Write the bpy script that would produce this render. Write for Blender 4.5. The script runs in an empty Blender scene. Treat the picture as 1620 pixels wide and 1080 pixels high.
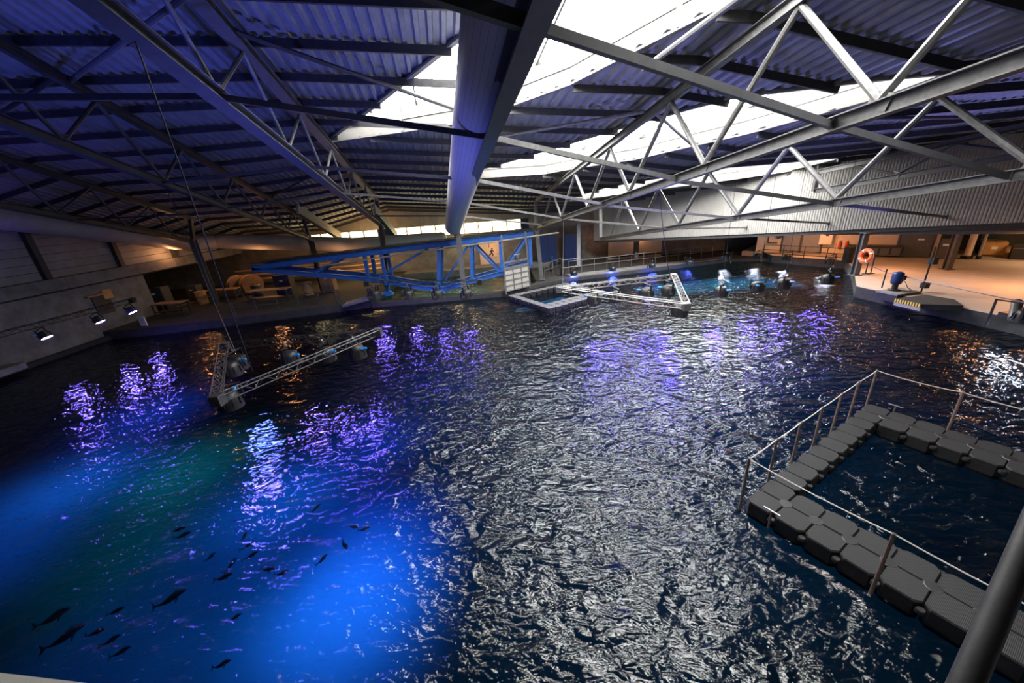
import bpy, math, random
from mathutils import Vector, Matrix
random.seed(7)
SC = bpy.context.scene
COL = SC.collection

# ------------------------------------------------------------------ camera
F, PITCH, ROLL, H = 585.0, .365, -.077, 6.2
cp, sp, cr, sr = math.cos(PITCH), math.sin(PITCH), math.cos(ROLL), math.sin(ROLL)
fw = (0, cp, -sp)
cX = (cr, sr*sp, sr*cp)
cU = (-sr, cr*sp, cr*cp)
cam = bpy.data.objects.new('camera', bpy.data.cameras.new('camera'))
COL.objects.link(cam)
cam.data.sensor_width = 36; cam.data.lens = F/1620*36; cam.data.clip_start = .05; cam.data.clip_end = 300
cam.matrix_world = Matrix(((cX[0], cU[0], -fw[0], 0), (cX[1], cU[1], -fw[1], 0), (cX[2], cU[2], -fw[2], H), (0, 0, 0, 1)))
SC.camera = cam
SC.view_settings.view_transform = 'Standard'; SC.view_settings.look = 'None'
SC.view_settings.gamma = 1; SC.view_settings.use_curve_mapping = False
SC.view_settings.exposure = 0.0
w = bpy.data.worlds.new('world'); SC.world = w; w.use_nodes = True
w.node_tree.nodes['Background'].inputs[0].default_value = (.25, .32, .5, 1)
w.node_tree.nodes['Background'].inputs[1].default_value = .03

# survey: the hall was measured from sight lines; each helper returns a world point
def ray(px, py):
    a = (px-810)/F; b = (540-py)/F
    return tuple(fw[i]+a*cX[i]+b*cU[i] for i in range(3))
def W(px, py, z=0.):
    r = ray(px, py); t = (z-H)/r[2]; return Vector((r[0]*t, r[1]*t, z))
def D(px, py, y):
    r = ray(px, py); t = y/r[1]; return Vector((r[0]*t, y, H+r[2]*t))
def HP(px, py, a, b):
    r = ray(px, py); ex, ey = b[0]-a[0], b[1]-a[1]
    t = (a[0]*ey-a[1]*ex)/(r[0]*ey-r[1]*ex); return Vector((r[0]*t, r[1]*t, H+r[2]*t))

# ------------------------------------------------------------------ lights
def light(kind, loc, power, col, tgt=None, size=.3, spot=60, blend=.6):
    l = bpy.data.lights.new('light', kind); l.energy = power; l.color = col
    if kind == 'AREA': l.shape = 'DISK'; l.size = size
    else: l.shadow_soft_size = size
    if kind == 'SPOT': l.spot_size = math.radians(spot); l.spot_blend = blend
    o = bpy.data.objects.new('lamp_light', l); COL.objects.link(o); o.location = loc
    if tgt is not None:
        o.rotation_euler = (Vector(tgt)-Vector(loc)).to_track_quat('-Z', 'Y').to_euler()
    return o
BLUE = (.08, .16, 1); VIO = (.16, .1, 1); WARM = (1, .42, .16); TEAL = (.0, .75, .55); AMB = (1, .55, .2)
# added spots in place of lamp spill off the water, washing the roof violet blue
light('SPOT', (-11, 6, 2.2), 2000, (.1, .14, 1), (-12, 12, 11), .3, 120, 1)
light('SPOT', (-3.5, 8, 2.2), 2300, (.13, .16, 1), (-5, 13, 10), .3, 115, 1)
light('SPOT', (-18, 10, 2.4), 900, (.2, .08, 1), (-19, 14, 9), .3, 70, 1)
light('SPOT', (-22, 14, 2.6), 700, (.2, .08, 1), (-24.5, 17, 7), .3, 60, 1)
light('SPOT', (5, 13, 2.4), 1900, (.3, .3, 1), (6, 15, 9), .3, 120, 1)
light('SPOT', (13, 13, 2.0), 2200, (.32, .32, 1), (14, 14, 9), .3, 120, 1)
# sodium lamps, plus two added fills by the back windows
light('POINT', (-24.0, 28.0, 4.4), 80, WARM, None, .1)
light('POINT', (-20, 31, 3.0), 110, WARM, None, .2)
light('POINT', (-13.5, 31, 2.6), 90, WARM, None, .2)
light('POINT', (-12, 33.5, 3.4), 420, AMB, None, .3)  # added fill: warm window light on the far roof
light('POINT', (-4, 33.6, 3.2), 260, (1, .7, .35), None, .3)  # second added fill for the window light
light('POINT', (-.9, 34.6, 2.2), 60, WARM, None, .2)
light('POINT', (12.5, 35, 2.2), 60, WARM, None, .2)
light('POINT', (8.5, 34.6, 2.2), 25, WARM, None, .2)
light('AREA', (21.5, 26.6, 3.1), 210, WARM, (22.2, 27.4, .6), .7)
light('AREA', (22.6, 21.6, 3.1), 150, WARM, (22.6, 21.6, .6), .7)
light('AREA', (24, 16.5, 3.1), 210, WARM, (24, 16.5, .6), .8)
light('AREA', (30.5, 20.2, 3.1), 120, (1, .6, .3), (30.5, 20.2, .6), .8)
# underwater glow: added spots just under the surface, lighting the bed
for px, py, e_, c_, an in ((555, 950, 9000, (.05, .24, 1), 100), (600, 850, 3600, (.04, .14, 1), 100), (440, 790, 3400, (.03, .25, 1), 110), (600, 690, 1500, (.05, .12, 1), 100), (420, 980, 1500, (.02, .3, 1), 125),
        (110, 760, 3600, (.03, .25, 1), 125), (240, 650, 1800, (.02, .15, 1), 125), (-20, 880, 1500, (.02, .2, 1), 120), (290, 740, 1500, (.0, .6, .6), 125), (200, 860, 600, (.0, .6, .6), 125), (200, 1000, 700, (.04, .3, 1), 125)):
    p_ = W(px, py, -3.5); light('SPOT', (p_.x, p_.y, -.4), e_*2.0, c_, (p_.x, p_.y, -3.5), .1, an, 1)
for x_, y_ in ((13.5, 28.0), (16.5, 28.2), (19, 27.8)): light('POINT', (x_, y_, -.4), 45, (0, 1, .38), None, .1)  # added points for the green band along the far bank

# ------------------------------------------------------------------ materials
def nt(name):
    m = bpy.data.materials.new(name); m.use_nodes = True
    return m, m.node_tree.nodes, m.node_tree.links, m.node_tree.nodes['Principled BSDF']
def mat(name, col, rough=.6, metal=0., var=.25, scale=6., bump=.0, emit=None, es=0.):
    m, n, l, b = nt(name)
    b.inputs['Roughness'].default_value = rough; b.inputs['Metallic'].default_value = metal
    tc = n.new('ShaderNodeTexCoord'); no = n.new('ShaderNodeTexNoise')
    no.inputs['Scale'].default_value = scale; no.inputs['Detail'].default_value = 6; no.inputs['Roughness'].default_value = .65
    l.new(tc.outputs['Object'], no.inputs['Vector'])
    rp = n.new('ShaderNodeValToRGB'); rp.color_ramp.elements[0].position = .3; rp.color_ramp.elements[1].position = .72
    rp.color_ramp.elements[0].color = tuple(c*(1-var) for c in col)+(1,)
    rp.color_ramp.elements[1].color = tuple(min(1, c*(1+var)) for c in col)+(1,)
    l.new(no.outputs['Fac'], rp.inputs[0]); l.new(rp.outputs[0], b.inputs['Base Color'])
    if bump:
        bp = n.new('ShaderNodeBump'); bp.inputs['Strength'].default_value = bump; bp.inputs['Distance'].default_value = .02
        l.new(no.outputs['Fac'], bp.inputs['Height']); l.new(bp.outputs[0], b.inputs['Normal'])
    if emit:
        b.inputs['Emission Color'].default_value = emit+(1,); b.inputs['Emission Strength'].default_value = es
    return m
M = dict(
    steel=mat('galvanized_steel', (.12, .12, .12), .5, .35, .35, 9, .2),
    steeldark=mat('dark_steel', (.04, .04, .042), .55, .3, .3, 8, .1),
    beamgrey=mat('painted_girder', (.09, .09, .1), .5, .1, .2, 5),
    roof=mat('roof_sheet', (.2, .205, .22), .5, .15, .2, 2, .1),
    white=mat('white_cladding', (.23, .225, .21), .55, 0, .1, 1.2),
    wallpanel=mat('ribbed_panel', (.2, .195, .19), .6, 0, .2, 1.5),
    curb=mat('skylight_curb', (.13, .126, .115), .5, 0, .1, 3),
    concrete=mat('concrete', (.14, .135, .13), .85, 0, .35, 1.6, .4),
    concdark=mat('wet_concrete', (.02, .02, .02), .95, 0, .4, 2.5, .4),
    deck=mat('resin_deck', (.36, .3, .26), .55, 0, .12, .9),
    plaster=mat('plaster', (.55, .45, .35), .8, 0, .12, 1.5, .1),
    blue=mat('blue_paint', (.02, .1, .36), .45, 0, .25, 4),
    duct=mat('duct_fabric', (.25, .25, .25), .65, 0, .12, 1.5, .1),
    black=mat('black_metal', (.018, .018, .02), .45, .2, .3, 12),
    alu=mat('aluminium', (.25, .25, .25), .35, .8, .2, 10),
    dock=mat('dock_plastic', (.009, .009, .01), .42, 0, .3, 14, .25),
    post=mat('rusty_post', (.12, .085, .07), .6, .2, .4, 12),
    rope=mat('white_rope', (.3, .3, .29), .8, 0, .2, 40),
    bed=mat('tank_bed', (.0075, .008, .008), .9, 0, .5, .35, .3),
    orange=mat('lifebuoy_orange', (.75, .09, .02), .45, 0, .1, 6),
    red=mat('red_paint', (.5, .03, .02), .4, 0, .1, 6),
    door=mat('grey_door', (.17, .17, .19), .55, 0, .08, 3),
    doordark=mat('dark_door', (.07, .075, .08), .5, 0, .1, 3),
    cabinet=mat('cabinet_cream', (.6, .57, .5), .5, 0, .06, 3),
    yellow=mat('yellow_paint', (.7, .45, .03), .5, 0, .15, 6),
    card=mat('cardboard', (.45, .25, .1), .85, 0, .2, 5),
    gatewhite=mat('gate_panel', (.26, .255, .23), .5, 0, .15, 3),
    fish=mat('fish_skin', (.02, .018, .015), .5, 0, .4, 9),
    fishred=mat('fish_skin_brown', (.09, .035, .02), .5, 0, .4, 9),
    motor=mat('motor_blue', (.008, .025, .12), .4, 0, .2, 6),
    wood=mat('timber', (.3, .18, .1), .7, 0, .3, 4, .2),
    plug=mat('blue_plug', (.02, .25, .7), .4, 0, .1, 6),
    tile=mat('basin_tile', (.35, .38, .35), .6, 0, .2, 1.5),
    sign=mat('paper_white', (.7, .7, .68), .6, 0, .03, 4),
)
def emis(name, col, s):
    m, n, l, b = nt(name)
    b.inputs['Base Color'].default_value = (0, 0, 0, 1)
    b.inputs['Emission Color'].default_value = col+(1,); b.inputs['Emission Strength'].default_value = s
    return m
M['sky'] = emis('skylight_daylight', (1, .985, .95), 36)
M['lensv'] = emis('violet_lens', (.16, .1, 1), 330)
M['lensw'] = emis('white_lens', (.65, .75, 1), 240)
M['lensb'] = emis('blue_lens', (.1, .15, 1), 260)
M['lamp'] = emis('small_white_lamp', (.8, .9, 1), 30)
M['winlit'] = emis('daylit_window', (1, .82, .42), 7)
# duct with lengthwise seams
def duct_seam():
    m, n, l, b = nt('seamed_duct'); b.inputs['Roughness'].default_value = .6
    tc = n.new('ShaderNodeTexCoord'); sx = n.new('ShaderNodeSeparateXYZ'); l.new(tc.outputs['UV'], sx.inputs[0])
    mu = n.new('ShaderNodeMath'); mu.operation = 'MULTIPLY'; mu.inputs[1].default_value = 30; l.new(sx.outputs[0], mu.inputs[0])
    fr = n.new('ShaderNodeMath'); fr.operation = 'FRACT'; l.new(mu.outputs[0], fr.inputs[0])
    rp = n.new('ShaderNodeValToRGB'); rp.color_ramp.elements[0].color = (.12, .12, .13, 1); rp.color_ramp.elements[1].color = (.42, .42, .43, 1)
    rp.color_ramp.elements[0].position = .0; rp.color_ramp.elements[1].position = .1
    l.new(fr.outputs[0], rp.inputs[0]); l.new(rp.outputs[0], b.inputs['Base Color'])
    return m
M['seam'] = duct_seam()
# dock plastic with fine tread ribs
def tread():
    m, n, l, b = nt('dock_tread'); b.inputs['Roughness'].default_value = .6; b.inputs['Specular IOR Level'].default_value = .2; b.inputs['Base Color'].default_value = (.016, .016, .017, 1)
    tc = n.new('ShaderNodeTexCoord'); wv = n.new('ShaderNodeTexWave'); wv.inputs['Scale'].default_value = 20; wv.bands_direction = 'X'
    l.new(tc.outputs['Object'], wv.inputs[0]); bp = n.new('ShaderNodeBump'); bp.inputs['Strength'].default_value = .35; bp.inputs['Distance'].default_value = .006
    l.new(wv.outputs['Fac'], bp.inputs['Height']); l.new(bp.outputs[0], b.inputs['Normal'])
    return m
M['tread'] = tread()
def water():
    m = bpy.data.materials.new('pool_water'); m.use_nodes = True; n = m.node_tree.nodes; l = m.node_tree.links
    n.remove(n['Principled BSDF']); out = n['Material Output']
    tc = n.new('ShaderNodeTexCoord')
    def noise(sc, det, rough, dist, st=(1, 1, 1), rot=0):
        mp = n.new('ShaderNodeMapping'); mp.inputs['Scale'].default_value = st; mp.inputs['Rotation'].default_value[2] = rot
        l.new(tc.outputs['Object'], mp.inputs[0])
        t = n.new('ShaderNodeTexNoise'); t.inputs['Scale'].default_value = sc; t.inputs['Detail'].default_value = det
        t.inputs['Roughness'].default_value = rough; t.inputs['Distortion'].default_value = dist
        l.new(mp.outputs[0], t.inputs['Vector']); return t
    a = noise(.9, 1, .4, 1.5, (1, 1.5, 1), .4)
    b = noise(3.7, 1.8, .42, 1.0, (.8, 1.5, 1), -.3)
    c = noise(.12, 2, .5, .5)
    mu = n.new('ShaderNodeMath'); mu.operation = 'MULTIPLY'; mu.inputs[1].default_value = 2.2; l.new(a.outputs['Fac'], mu.inputs[0])
    a0 = n.new('ShaderNodeMath'); a0.operation = 'ADD'; l.new(mu.outputs[0], a0.inputs[0]); l.new(b.outputs['Fac'], a0.inputs[1])
    # stirred, finer ripples in the churned water close to the near wall
    fine_ = noise(13, 2, .5, .6, (.8, 1.3, 1), .2); sy = n.new('ShaderNodeSeparateXYZ'); l.new(tc.outputs['Object'], sy.inputs[0])
    my = n.new('ShaderNodeMapRange'); my.inputs['From Min'].default_value = 10; my.inputs['From Max'].default_value = 3
    my.inputs['To Min'].default_value = 0; my.inputs['To Max'].default_value = .22; l.new(sy.outputs[1], my.inputs['Value'])
    fm = n.new('ShaderNodeMath'); fm.operation = 'MULTIPLY'; l.new(fine_.outputs['Fac'], fm.inputs[0]); l.new(my.outputs[0], fm.inputs[1])
    ad = n.new('ShaderNodeMath'); ad.operation = 'ADD'; l.new(a0.outputs[0], ad.inputs[0]); l.new(fm.outputs[0], ad.inputs[1])
    mr = n.new('ShaderNodeMapRange'); mr.inputs['From Min'].default_value = .35; mr.inputs['From Max'].default_value = .65
    mr.inputs['To Min'].default_value = .6; mr.inputs['To Max'].default_value = 1.25; l.new(c.outputs['Fac'], mr.inputs['Value'])
    # calmer towards the left wall, rougher where the water is stirred on the right
    sx = n.new('ShaderNodeSeparateXYZ'); l.new(tc.outputs['Object'], sx.inputs[0])
    m2 = n.new('ShaderNodeMapRange'); m2.inputs['From Min'].default_value = -12; m2.inputs['From Max'].default_value = 2
    m2.inputs['To Min'].default_value = .42; m2.inputs['To Max'].default_value = 1; l.new(sx.outputs[0], m2.inputs['Value'])
    m4 = n.new('ShaderNodeMath'); m4.operation = 'MULTIPLY'; l.new(mr.outputs[0], m4.inputs[0]); l.new(m2.outputs[0], m4.inputs[1])
    m3 = n.new('ShaderNodeMath'); m3.operation = 'MULTIPLY'; l.new(ad.outputs[0], m3.inputs[0]); l.new(m4.outputs[0], m3.inputs[1])
    bp = n.new('ShaderNodeBump'); bp.inputs['Strength'].default_value = 1; bp.inputs['Distance'].default_value = WAVE
    l.new(m3.outputs[0], bp.inputs['Height'])
    fr = n.new('ShaderNodeFresnel'); fr.inputs['IOR'].default_value = 1.4; l.new(bp.outputs[0], fr.inputs['Normal'])
    tr = n.new('ShaderNodeBsdfTransparent'); tr.inputs[0].default_value = (.12, .42, .66, 1)
    gl = n.new('ShaderNodeBsdfGlossy'); gl.inputs['Roughness'].default_value = .015; l.new(bp.outputs[0], gl.inputs['Normal'])
    mx = n.new('ShaderNodeMixShader'); l.new(fr.outputs[0], mx.inputs[0]); l.new(tr.outputs[0], mx.inputs[1]); l.new(gl.outputs[0], mx.inputs[2])
    l.new(mx.outputs[0], out.inputs[0]); return m
WAVE = .085
M['water'] = water()

# ------------------------------------------------------------------ mesh helpers
class MB:
    def __init__(s): s.v = []; s.f = []; s.sm = []
    def add(s, vs, fs, smooth=False):
        o = len(s.v); s.v += [tuple(v) for v in vs]; s.f += [tuple(i+o for i in f) for f in fs]; s.sm += [smooth]*len(fs); return s
    def box(s, a, b):
        x0, y0, z0 = a; x1, y1, z1 = b
        return s.add([(x0, y0, z0), (x1, y0, z0), (x1, y1, z0), (x0, y1, z0), (x0, y0, z1), (x1, y0, z1), (x1, y1, z1), (x0, y1, z1)],
                     [(0, 3, 2, 1), (4, 5, 6, 7), (0, 1, 5, 4), (1, 2, 6, 5), (2, 3, 7, 6), (3, 0, 4, 7)])
    def frame(s, p, q, up=(0, 0, 1)):
        p, q = Vector(p), Vector(q); t = (q-p).normalized(); u = Vector(up)
        if abs(t.dot(u)) > .98: u = Vector((0, 1, 0))
        r = t.cross(u).normalized(); u = r.cross(t).normalized(); return p, q, t, r, u
    def prof(s, p, q, pts, up=(0, 0, 1), smooth=False, caps=True):
        p, q, t, r, u = s.frame(p, q, up); n = len(pts)
        vs = [p+r*a+u*b for a, b in pts]+[q+r*a+u*b for a, b in pts]
        fs = [(i, (i+1) % n, n+(i+1) % n, n+i) for i in range(n)]
        if caps: s.add(vs, fs+[tuple(range(n-1, -1, -1)), tuple(range(n, 2*n))], False)
        else: s.add(vs, fs)
        if smooth:
            for i in range(len(s.sm)-(n+2 if caps else n), len(s.sm)-(2 if caps else 0)): s.sm[i] = True
        return s
    def beam(s, p, q, w, h, up=(0, 0, 1)):
        return s.prof(p, q, [(-w/2, -h/2), (w/2, -h/2), (w/2, h/2), (-w/2, h/2)], up)
    def tube(s, p, q, r, n=8):
        return s.prof(p, q, [(r*math.cos(2*math.pi*i/n), r*math.sin(2*math.pi*i/n)) for i in range(n)], smooth=True)
    def ibeam(s, p, q, w, h, t=.02, up=(0, 0, 1)):
        a, b = w/2, h/2; k = t/2+.004
        return s.prof(p, q, [(-a, -b), (a, -b), (a, -b+t), (k, -b+t), (k, b-t), (a, b-t), (a, b), (-a, b), (-a, b-t), (-k, b-t), (-k, -b+t), (-a, -b+t)], up)
    def prism(s, poly, z0, z1):
        n = len(poly)
        return s.add([(p[0], p[1], z0) for p in poly]+[(p[0], p[1], z1) for p in poly],
                     [tuple(range(n-1, -1, -1)), tuple(range(n, 2*n))]+[(i, (i+1) % n, n+(i+1) % n, n+i) for i in range(n)])
    def lathe(s, c, prof, n=20, ax=(0, 0, 1)):
        c = Vector(c); z = Vector(ax).normalized(); x = z.cross(Vector((0, 1, 0)) if abs(z.y) < .9 else Vector((1, 0, 0))).normalized(); y = z.cross(x)
        vs = []; m = len(prof)
        for r, h in prof:
            for i in range(n):
                a = 2*math.pi*i/n; vs.append(c+x*(r*math.cos(a))+y*(r*math.sin(a))+z*h)
        fs = [(j*n+i, j*n+(i+1) % n, (j+1)*n+(i+1) % n, (j+1)*n+i) for j in range(m-1) for i in range(n)]
        return s.add(vs, fs, True)
    def torus(s, c, R, r, ax, n=28, m=10, a0=0, a1=2*math.pi):
        c = Vector(c); z = Vector(ax).normalized(); x = z.cross(Vector((0, 0, 1)) if abs(z.z) < .9 else Vector((1, 0, 0))).normalized(); y = z.cross(x)
        full = abs(a1-a0-2*math.pi) < 1e-6; k = n if full else n+1; vs = []
        for i in range(k):
            a = a0+(a1-a0)*i/n; d = x*math.cos(a)+y*math.sin(a)
            for j in range(m):
                b = 2*math.pi*j/m; vs.append(c+d*(R+r*math.cos(b))+z*(r*math.sin(b)))
        fs = [(i*m+j, i*m+(j+1) % m, ((i+1) % k)*m+(j+1) % m, ((i+1) % k)*m+j) for i in range(n) for j in range(m)]
        return s.add(vs, fs, True)
    def path(s, pts, r, n=6):
        for a, b in zip(pts[:-1], pts[1:]): s.tube(a, b, r, n)
        return s
    def build(s, name, m, parent=None, **kw):
        me = bpy.data.meshes.new(name)
        off = Vector(kw.pop('origin', (0, 0, 0)))
        me.from_pydata([tuple(Vector(v)-off) for v in s.v] if off.length else s.v, [], s.f)
        me.polygons.foreach_set('use_smooth', s.sm); me.update(); me.set_sharp_from_angle(angle=.7); me.materials.append(M[m]); me.update()
        o = bpy.data.objects.new(name, me); COL.objects.link(o); o.location = off
        if parent is not None: o.parent = parent
        for k, v in kw.items(): o[k] = v
        return o
def tag(o, label, cat, group=None):
    o['label'] = label; o['category'] = cat
    if group: o['group'] = group
    return o
def empty(name, loc=(0, 0, 0), label=None, cat=None, group=None, kind=None):
    o = bpy.data.objects.new(name, None); COL.objects.link(o); o.location = loc; o.empty_display_size = .2
    if label: tag(o, label, cat, group)
    if kind: o['kind'] = kind
    return o
def part(mb, name, m, root, **kw):   # child given in world coordinates
    o = mb.build(name, m, root, **kw)
    o.matrix_parent_inverse = Matrix.Translation(-world_loc(root))
    return o
def world_loc(o):
    v = Vector(o.location)
    return v
def copy_tree(o, parent=None):
    c = o.copy(); COL.objects.link(c)
    if parent is not None: c.parent = parent
    for ch in list(o.children): copy_tree(ch, c)
    return c

# ------------------------------------------------------------------ roof geometry: nine sloping lines, far end and near end
TR = [((-26.6, 26, 5.6), (-21.6, 0, 12.5)), ((-20.9, 26, 6.9), (-16.2, 0, 13.2)), ((-14.1, 26, 6.85), (-9.3, 0, 13.0)),
      ((-8.47, 26, 7.46), (-3.99, 0, 11.9)), ((-3, 26, 6.9), (1.35, 0, 11.35)), ((2.7, 26, 6.35), (7.37, 0, 10.79)),
      ((7.8, 26, 5.8), (12.16, 0, 9.2)), ((13, 26, 5.85), (17.2, 0, 9.2)), ((18.5, 26, 6.0), (22.5, 0, 9.3)), ((24, 26, 6.1), (28, 0, 9.4)), ((30, 26, 6.2), (34, 0, 9.5))]
def S(s, y, dz=.3):
    i = max(0, min(len(TR)-2, int(math.floor(s)))); k = (26-y)/26; q = s-i
    p = [TR[i][0][j]+(TR[i][1][j]-TR[i][0][j])*k for j in range(3)]
    r = [TR[i+1][0][j]+(TR[i+1][1][j]-TR[i+1][0][j])*k for j in range(3)]
    return Vector((p[0]+(r[0]-p[0])*q, y, p[2]+(r[2]-p[2])*q+dz))
def lerp_poly(pl, s):
    for a, b in zip(pl[:-1], pl[1:]):
        if a[0] <= s <= b[0]: return a[1]+(b[1]-a[1])*(s-a[0])/(b[0]-a[0])
    return None
SKY = [([(2.97, 18.4), (3.5, 14.5), (3.97, 10.9), (4.4, 7.3), (4.8, 4.6), (5.3, 1.8)],
        [(2.97, 18.6), (3.59, 17.1), (4.0, 16.0), (4.26, 14.6), (4.54, 12.9), (4.92, 9.2), (5.3, 6.6)]),
       ([(4.2, 22.4), (4.68, 18.9), (5.0, 16.4), (5.42, 12.8), (5.9, 10.7), (6.1, 10.3)],
        [(4.2, 24.0), (4.87, 22.6), (5.5, 19.0), (5.86, 15.0), (6.1, 11.4)]),
       ([(5.6, 28.2), (5.74, 25.0), (6.0, 22.4), (6.6, 20.6), (7.3, 20.8), (7.8, 21.1)],
        [(5.6, 30.0), (5.74, 29.6), (6.05, 27.6), (6.8, 26.0), (7.35, 25.3), (7.8, 24.2)])]
def ncells(s):
    out = []
    for a, b in SKY:
        u, v = lerp_poly(a, s), lerp_poly(b, s)
        if u is not None and v is not None: out.append((u, v))
    return sorted(out)
Y0, Y1 = -2.5, 36.2
ceiling = empty('ceiling', (0, 0, 0), kind='structure')
NR = 17
for bay in range(0, 9):
    mb = MB()
    for r in range(NR):
        s0 = bay+r/NR; s1 = bay+(r+1)/NR; mid = (s0+s1)/2
        prof = [(0, 0), (.3, 0), (.42, .09), (.85, .09), (1, 0)]
        iv = []; y = Y0
        for u, v in ncells(mid): iv.append((y, u)); y = v
        iv.append((y, Y1))
        for ya, yb in iv:
            if yb-ya < .05: continue
            cuts = [ya]+[c for c in (26.0,) if ya < c < yb]+[yb]
            for ca, cb in zip(cuts[:-1], cuts[1:]):
                vs = []
                for yy in (ca, cb):
                    for t, dz in prof: vs.append(S(min(s0+(s1-s0)*t, bay+.99999), yy, .46+dz))
                mb.add(vs, [(i, i+1, i+6, i+5) for i in range(4)])
    mb.build('roof_sheet', 'roof', ceiling)
# purlins, one object per bay and row
yrow = 1.6; prow = 0
while yrow < 36:
    for bay in range(0, 9):
        a, b = S(bay, yrow, .33), S(bay+.9999, yrow, .33)
        segs = []; st = None
        for i in range(41):
            s_ = min(bay+i/40, bay+.9999); hole = any(u < yrow < v for u, v in ncells(s_)) and not (bay in (2, 3) and prow % 2)
            if not hole and st is None: st = s_
            if st is not None and (hole or i == 40):
                if s_-st > .03: segs.append((st, s_))
                st = None
        for u, v in segs: MB().beam(S(u, yrow, .33), S(v, yrow, .33), .08, .2).build('purlin', 'steeldark', ceiling)
    yrow += 1.62; prow += 1
# skylights: curbs, glazing bars and panes
for a, b in SKY:
    ss = sorted(set([p[0] for p in a]+[p[0] for p in b]))
    fine = []
    for u, v in zip(ss[:-1], ss[1:]):
        k = max(1, int((v-u)/.12)); fine += [u+(v-u)*i/k for i in range(k)]
    fine.append(ss[-1])
    lit = MB()
    for u, v in zip(fine[:-1], fine[1:]):
        p = [S(u, lerp_poly(a, u), 1.35), S(v, lerp_poly(a, v), 1.35), S(v, lerp_poly(b, v), 1.35), S(u, lerp_poly(b, u), 1.35)]
        lit.add(p, [(0, 1, 2, 3)])
        bar = MB().beam(S(v, lerp_poly(a, v), 1.28), S(v, lerp_poly(b, v), 1.28), .06, .1)
        if fine.index(v) % 3 == 0: bar.build('glazing_bar', 'curb', ceiling)
    lit.build('skylight_pane', 'sky', ceiling)
    for e in (a, b):
        cb = MB()
        for u, v in zip(fine[:-1], fine[1:]):
            p, q = S(u, lerp_poly(e, u), .9), S(v, lerp_poly(e, v), .9); cb.beam(p, q, .06, .92)
            cb.beam(p-Vector((0, .05, .02)), q-Vector((0, .05, .02)), .05, .07)
            if e is b and fine.index(v) % 5 == 0: cb.box(q-Vector((.05, .12, .46)), q+Vector((.05, 0, .4)))
            cb.beam(S(u, lerp_poly(e, u), .42), S(v, lerp_poly(e, v), .42), .16, .06)
        cb.build('skylight_curb', 'curb', ceiling)
    for e in (fine[0], fine[-1]):
        MB().beam(S(e, lerp_poly(a, e), .9), S(e, lerp_poly(b, e)+.02, .9), .06, .92).build('skylight_curb', 'curb', ceiling)

# ------------------------------------------------------------------ roof trusses
def line_at(l, y):
    a, b = Vector(l[0]), Vector(l[1]); k = (a.y-y)/(a.y-b.y); return a+(b-a)*k
def make_truss(label, bot, top, phase, panel, yfar, ynear, r, mchord='steel', mweb='steel', cw=.22, ch=.24, colbase=None):
    root = empty('roof_truss', line_at(bot, yfar), label, 'roof truss')
    part(MB().ibeam(line_at(bot, yfar), line_at(bot, ynear), cw, ch), 'bottom_chord', mchord, root)
    part(MB().ibeam(line_at(top, yfar), line_at(top, ynear), cw, ch), 'top_chord', mchord, root)
    k = -12; nodes = []
    while True:
        y = phase+panel*k; k += 1
        if y < ynear+.2: continue
        if y > yfar-.2: break
        nodes.append(y)
    for y in nodes:
        b = line_at(bot, y)+Vector((0, 0, ch/2))
        for yy in (y-panel/2, y+panel/2):
            if ynear < yy < yfar:
                t = line_at(top, yy)-Vector((0, 0, ch/2)); part(MB().tube(b, t, r, 8), 'web_tube', mweb, root)
        part(MB().beam(b-Vector((0, .18, .06)), b+Vector((0, .18, .06)), .02, .24), 'gusset_plate', mchord, root)
    part(MB().beam(line_at(bot, yfar), line_at(top, yfar)+Vector((0, 0, .0)), .2, .2, (0, 1, 0)), 'end_post', mchord, root)
    return root
TL = dict(Ab=((2.4, 28.3, 4.16), (7.14, 0, 8.01)), At=((2.49, 28.3, 5.98), (7.37, 0, 10.79)),
          Bb=((7.35, 29, 2.92), (12.24, 0, 7.11)), Bt=((7.31, 29, 5.33), (12.16, 0, 9.16)),
          Cb=((-8.54, 26, 5.72), (-4.07, 0, 10.11)), Ct=((-8.47, 26, 7.46), (-3.99, 0, 11.9)),
          Db=((-13.98, 26, 5.2), (-9.33, 0, 10.82)), Dt=((-14.12, 26, 6.82), (-9.3, 0, 13.0)),
          Eb=((-21.49, 27, 5.1), (-16.6, 0, 10.8)), Et=((-21.1, 27, 6.6), (-16.2, 0, 13.1)))
make_truss('grey steel roof truss right of the girder, ending on the pale post beside the gate', TL['Ab'], TL['At'], 6.6, 3.95, 28.3, -1, .065)
make_truss('lowest grey steel roof truss on the far right, in front of the white ribbed wall', TL['Bb'], TL['Bt'], 8.0, 3.85, 29, -1, .075)
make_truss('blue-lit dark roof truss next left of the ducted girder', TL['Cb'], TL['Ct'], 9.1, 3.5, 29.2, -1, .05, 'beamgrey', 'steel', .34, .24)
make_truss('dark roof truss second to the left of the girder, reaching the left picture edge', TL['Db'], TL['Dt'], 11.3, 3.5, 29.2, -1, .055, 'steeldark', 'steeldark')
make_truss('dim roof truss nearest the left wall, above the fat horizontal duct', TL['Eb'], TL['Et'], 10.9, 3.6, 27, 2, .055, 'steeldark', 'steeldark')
make_truss('shadowed roof truss at the top right corner against the ribbed white wall', ((18.0, 22.5, 5.4), (21.5, 0, 8.2)), ((18.0, 22.5, 6.4), (21.5, 0, 9.2)), 7, 3.85, 22.5, -1, .06, 'steeldark', 'steeldark')
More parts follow.
